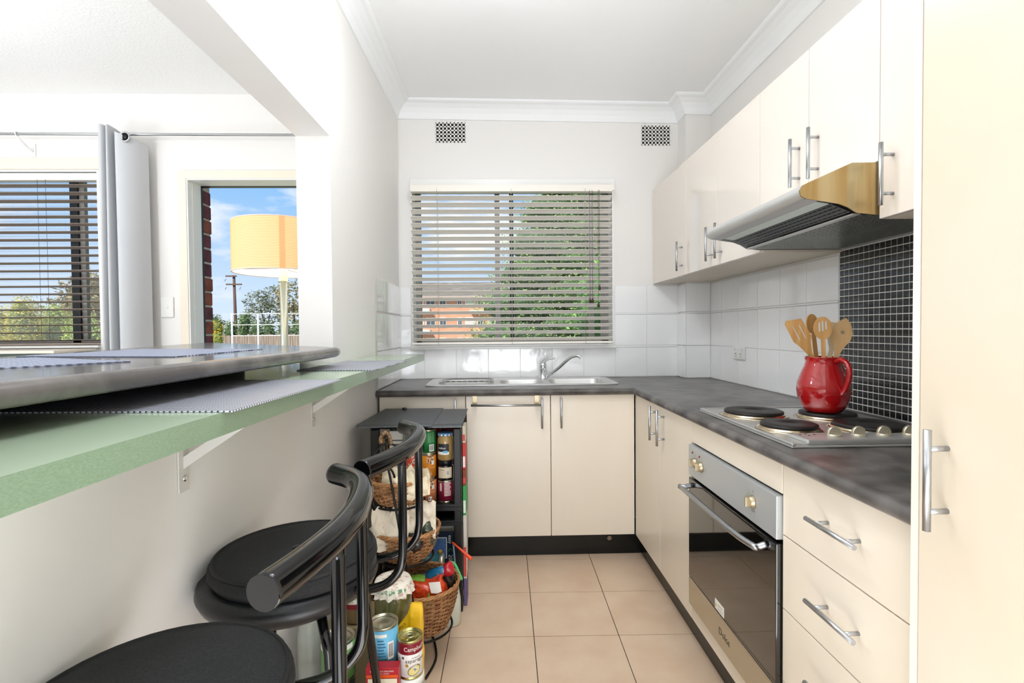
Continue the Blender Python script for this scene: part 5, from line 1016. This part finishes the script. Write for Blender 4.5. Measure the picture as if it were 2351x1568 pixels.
# garden seen from the living room
for i, (px, Y, zt2, w_, c1, c2, lb) in enumerate(((-10, 14, 1.95, 1.3, '#E0C840', '#B4C04A', 'yellowing shrub at the far left beyond the living-room window'), (55, 14, 2.2, 1.3, '#E6CC50', '#C4C250', 'tall yellow-leafed tree left of the dark mullion'), (125, 15, 2.05, 1.2, '#D2CA54', '#96B452', 'yellow-green shrub just left of the dark mullion'), (190, 13, 1.75, 1.1, '#9CC05A', '#CCCC60', 'fresh green shrub between mullion and curtain'))):
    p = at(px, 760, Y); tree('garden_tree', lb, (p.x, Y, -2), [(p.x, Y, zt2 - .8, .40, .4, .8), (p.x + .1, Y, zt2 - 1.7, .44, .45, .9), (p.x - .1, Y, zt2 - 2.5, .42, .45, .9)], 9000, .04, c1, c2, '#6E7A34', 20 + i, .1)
p = at(215, 700, 24); tree('brown_tree', 'tall brownish tree behind the living-room shrubs beside the curtain', (p.x, 24, -2), [(p.x, 24, 2.6, 1.4, 1.2, 1.5), (p.x + .3, 24, 1.0, 1.9, 1.2, 1.4)], 3200, .12, '#8A7E58', '#A89A6E', '#6A6244', 30, .15)
p = at(120, 700, 40); tree('bare_tree', 'sparse tree behind the yellow foliage left of the mullion', (p.x, 40, -2), [(p.x, 40, 2.6, 1.6, 1.2, 1.4)], 500, .16, '#7C7A5A', '#8E8A66', '#6A6244', 31, .12, bare=True)
# through the doorway
p = at(607, 700, 42); tree('gum_tree', 'open-crowned grey-green gum tree seen through the doorway', (p.x, 42, -1.2), [(p.x - .5, 42, 3.6, 1.1, 1, .9), (p.x + .7, 42, 4.0, 1.1, 1, .9), (p.x, 42, 2.6, 1.5, 1, .8)], 1500, .14, '#6E7660', '#8C8F74', '#4E5744', 40, .14, bare=True)
p = at(672, 680, 36); tree('gum_tree', 'olive gum tree with brown leaf tips behind the lamp pole', (p.x, 36, -1.1), [(p.x, 36, 3.6, 1.2, 1, 1.2), (p.x + .3, 36, 2.0, 1.3, 1, 1.2)], 1600, .13, '#7E7A52', '#9C8A54', '#5A5F40', 41, .14, bare=True)
for i, (px, zt2, c1, lb) in enumerate(((497, 2.3, '#7E8F5A', 'leftmost hedge tree by the brick edge'), (530, 1.9, '#6C8450', 'low hedge tree behind the power pole'), (562, 2.5, '#74884F', 'hedge tree just right of the power pole'), (590, 1.9, '#6B8052', 'hedge tree under the gum tree'), (618, 1.9, '#66805A', 'hedge tree left of the lamp pole'), (650, 1.9, '#64785A', 'hedge tree behind the lamp pole'), (682, 1.95, '#6A7C58', 'hedge tree beside the white pillar'))):
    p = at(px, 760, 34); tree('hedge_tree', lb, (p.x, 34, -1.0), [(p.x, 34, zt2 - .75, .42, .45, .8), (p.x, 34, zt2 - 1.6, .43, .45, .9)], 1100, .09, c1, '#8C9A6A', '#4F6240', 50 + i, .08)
p = at(497, 742, 20); tree('wattle', 'small yellow flowering shrub at the brick edge of the doorway', (p.x, 20, -2), [(p.x, 20, 1.42, .22, .2, .25), (p.x, 20, .9, .25, .2, .4)], 500, .05, '#D9B92E', '#C9B84A', '#8A8A3A', 70, .04, cat='shrub')
fx0, fx1 = at(440, 760, 31.5).x, at(760, 760, 31.5).x; fe = thing('paling_fence', 'weathered timber paling fence beyond the doorway', 'fence', (fx0, 31.5, -.9)); build('rail', MB().box(fx0, fx1, 31.56, 31.62, -.5, -.4).box(fx0, fx1, 31.56, 31.62, .6, .7), mat('weathered_timber', '#A8978A', .9, n=(2, '#8C7B6E', .4, .6), stretch=(4, 1, .3)), fe)
mb = MB(); x = fx0; random.seed(8)
while x < fx1: mb.box(x, x + .13, 31.5, 31.55, -.95, 1.05 + random.uniform(-.05, .05)); x += .145
build('palings', mb, MATS['weathered_timber'], fe, kind='stuff')
we = thing('wire_fence', 'tall white wire mesh fence in front of the hedge', 'fence', (at(532, 740, 26).x, 26, -2)); 
for px in (532, 592, 652, 700): p = at(px, 720, 26); build('post', MB().tube([(p.x, 26, -2), (p.x, 26, p.z)], .045, 8), WPAINT, we)
pl_ = at(532, 721, 26); mb = MB()
for dz in (0, -.55, -1.1): mb.tube([(pl_.x, 26, pl_.z + dz), (at(760, 720, 26).x, 26, pl_.z + dz)], .02, 6)
build('wire', mb, WPAINT, we, kind='stuff')
p = at(537, 632, 45); pw = thing('power_pole', 'timber power pole with two crossarms seen through the doorway', 'power pole', (p.x, 45, -1)); PT = mat('pole_timber', '#6A5248', .9)
build('pole', MB().tube([(p.x + .1, 45, -1), (p.x, 45, p.z)], .12, 10, rs=[.16, .11]), PT, pw)
for py, x0_, x1_ in ((634, 518, 543), (653, 519, 555)): a, b = at(x0_, py, 44.8), at(x1_, py + 1, 44.8); build('crossarm', MB().box(a.x, b.x, 44.75, 44.85, a.z - .06, a.z + .06), PT, pw)
mb = MB()
for px, py in ((519, 640), (520, 659), (553, 659)): a = at(px, py, 44.7); mb.tube([a, a + Vector((-.12, 0, -.22))], .02, 6)
build('insulator', mb, PT, pw)
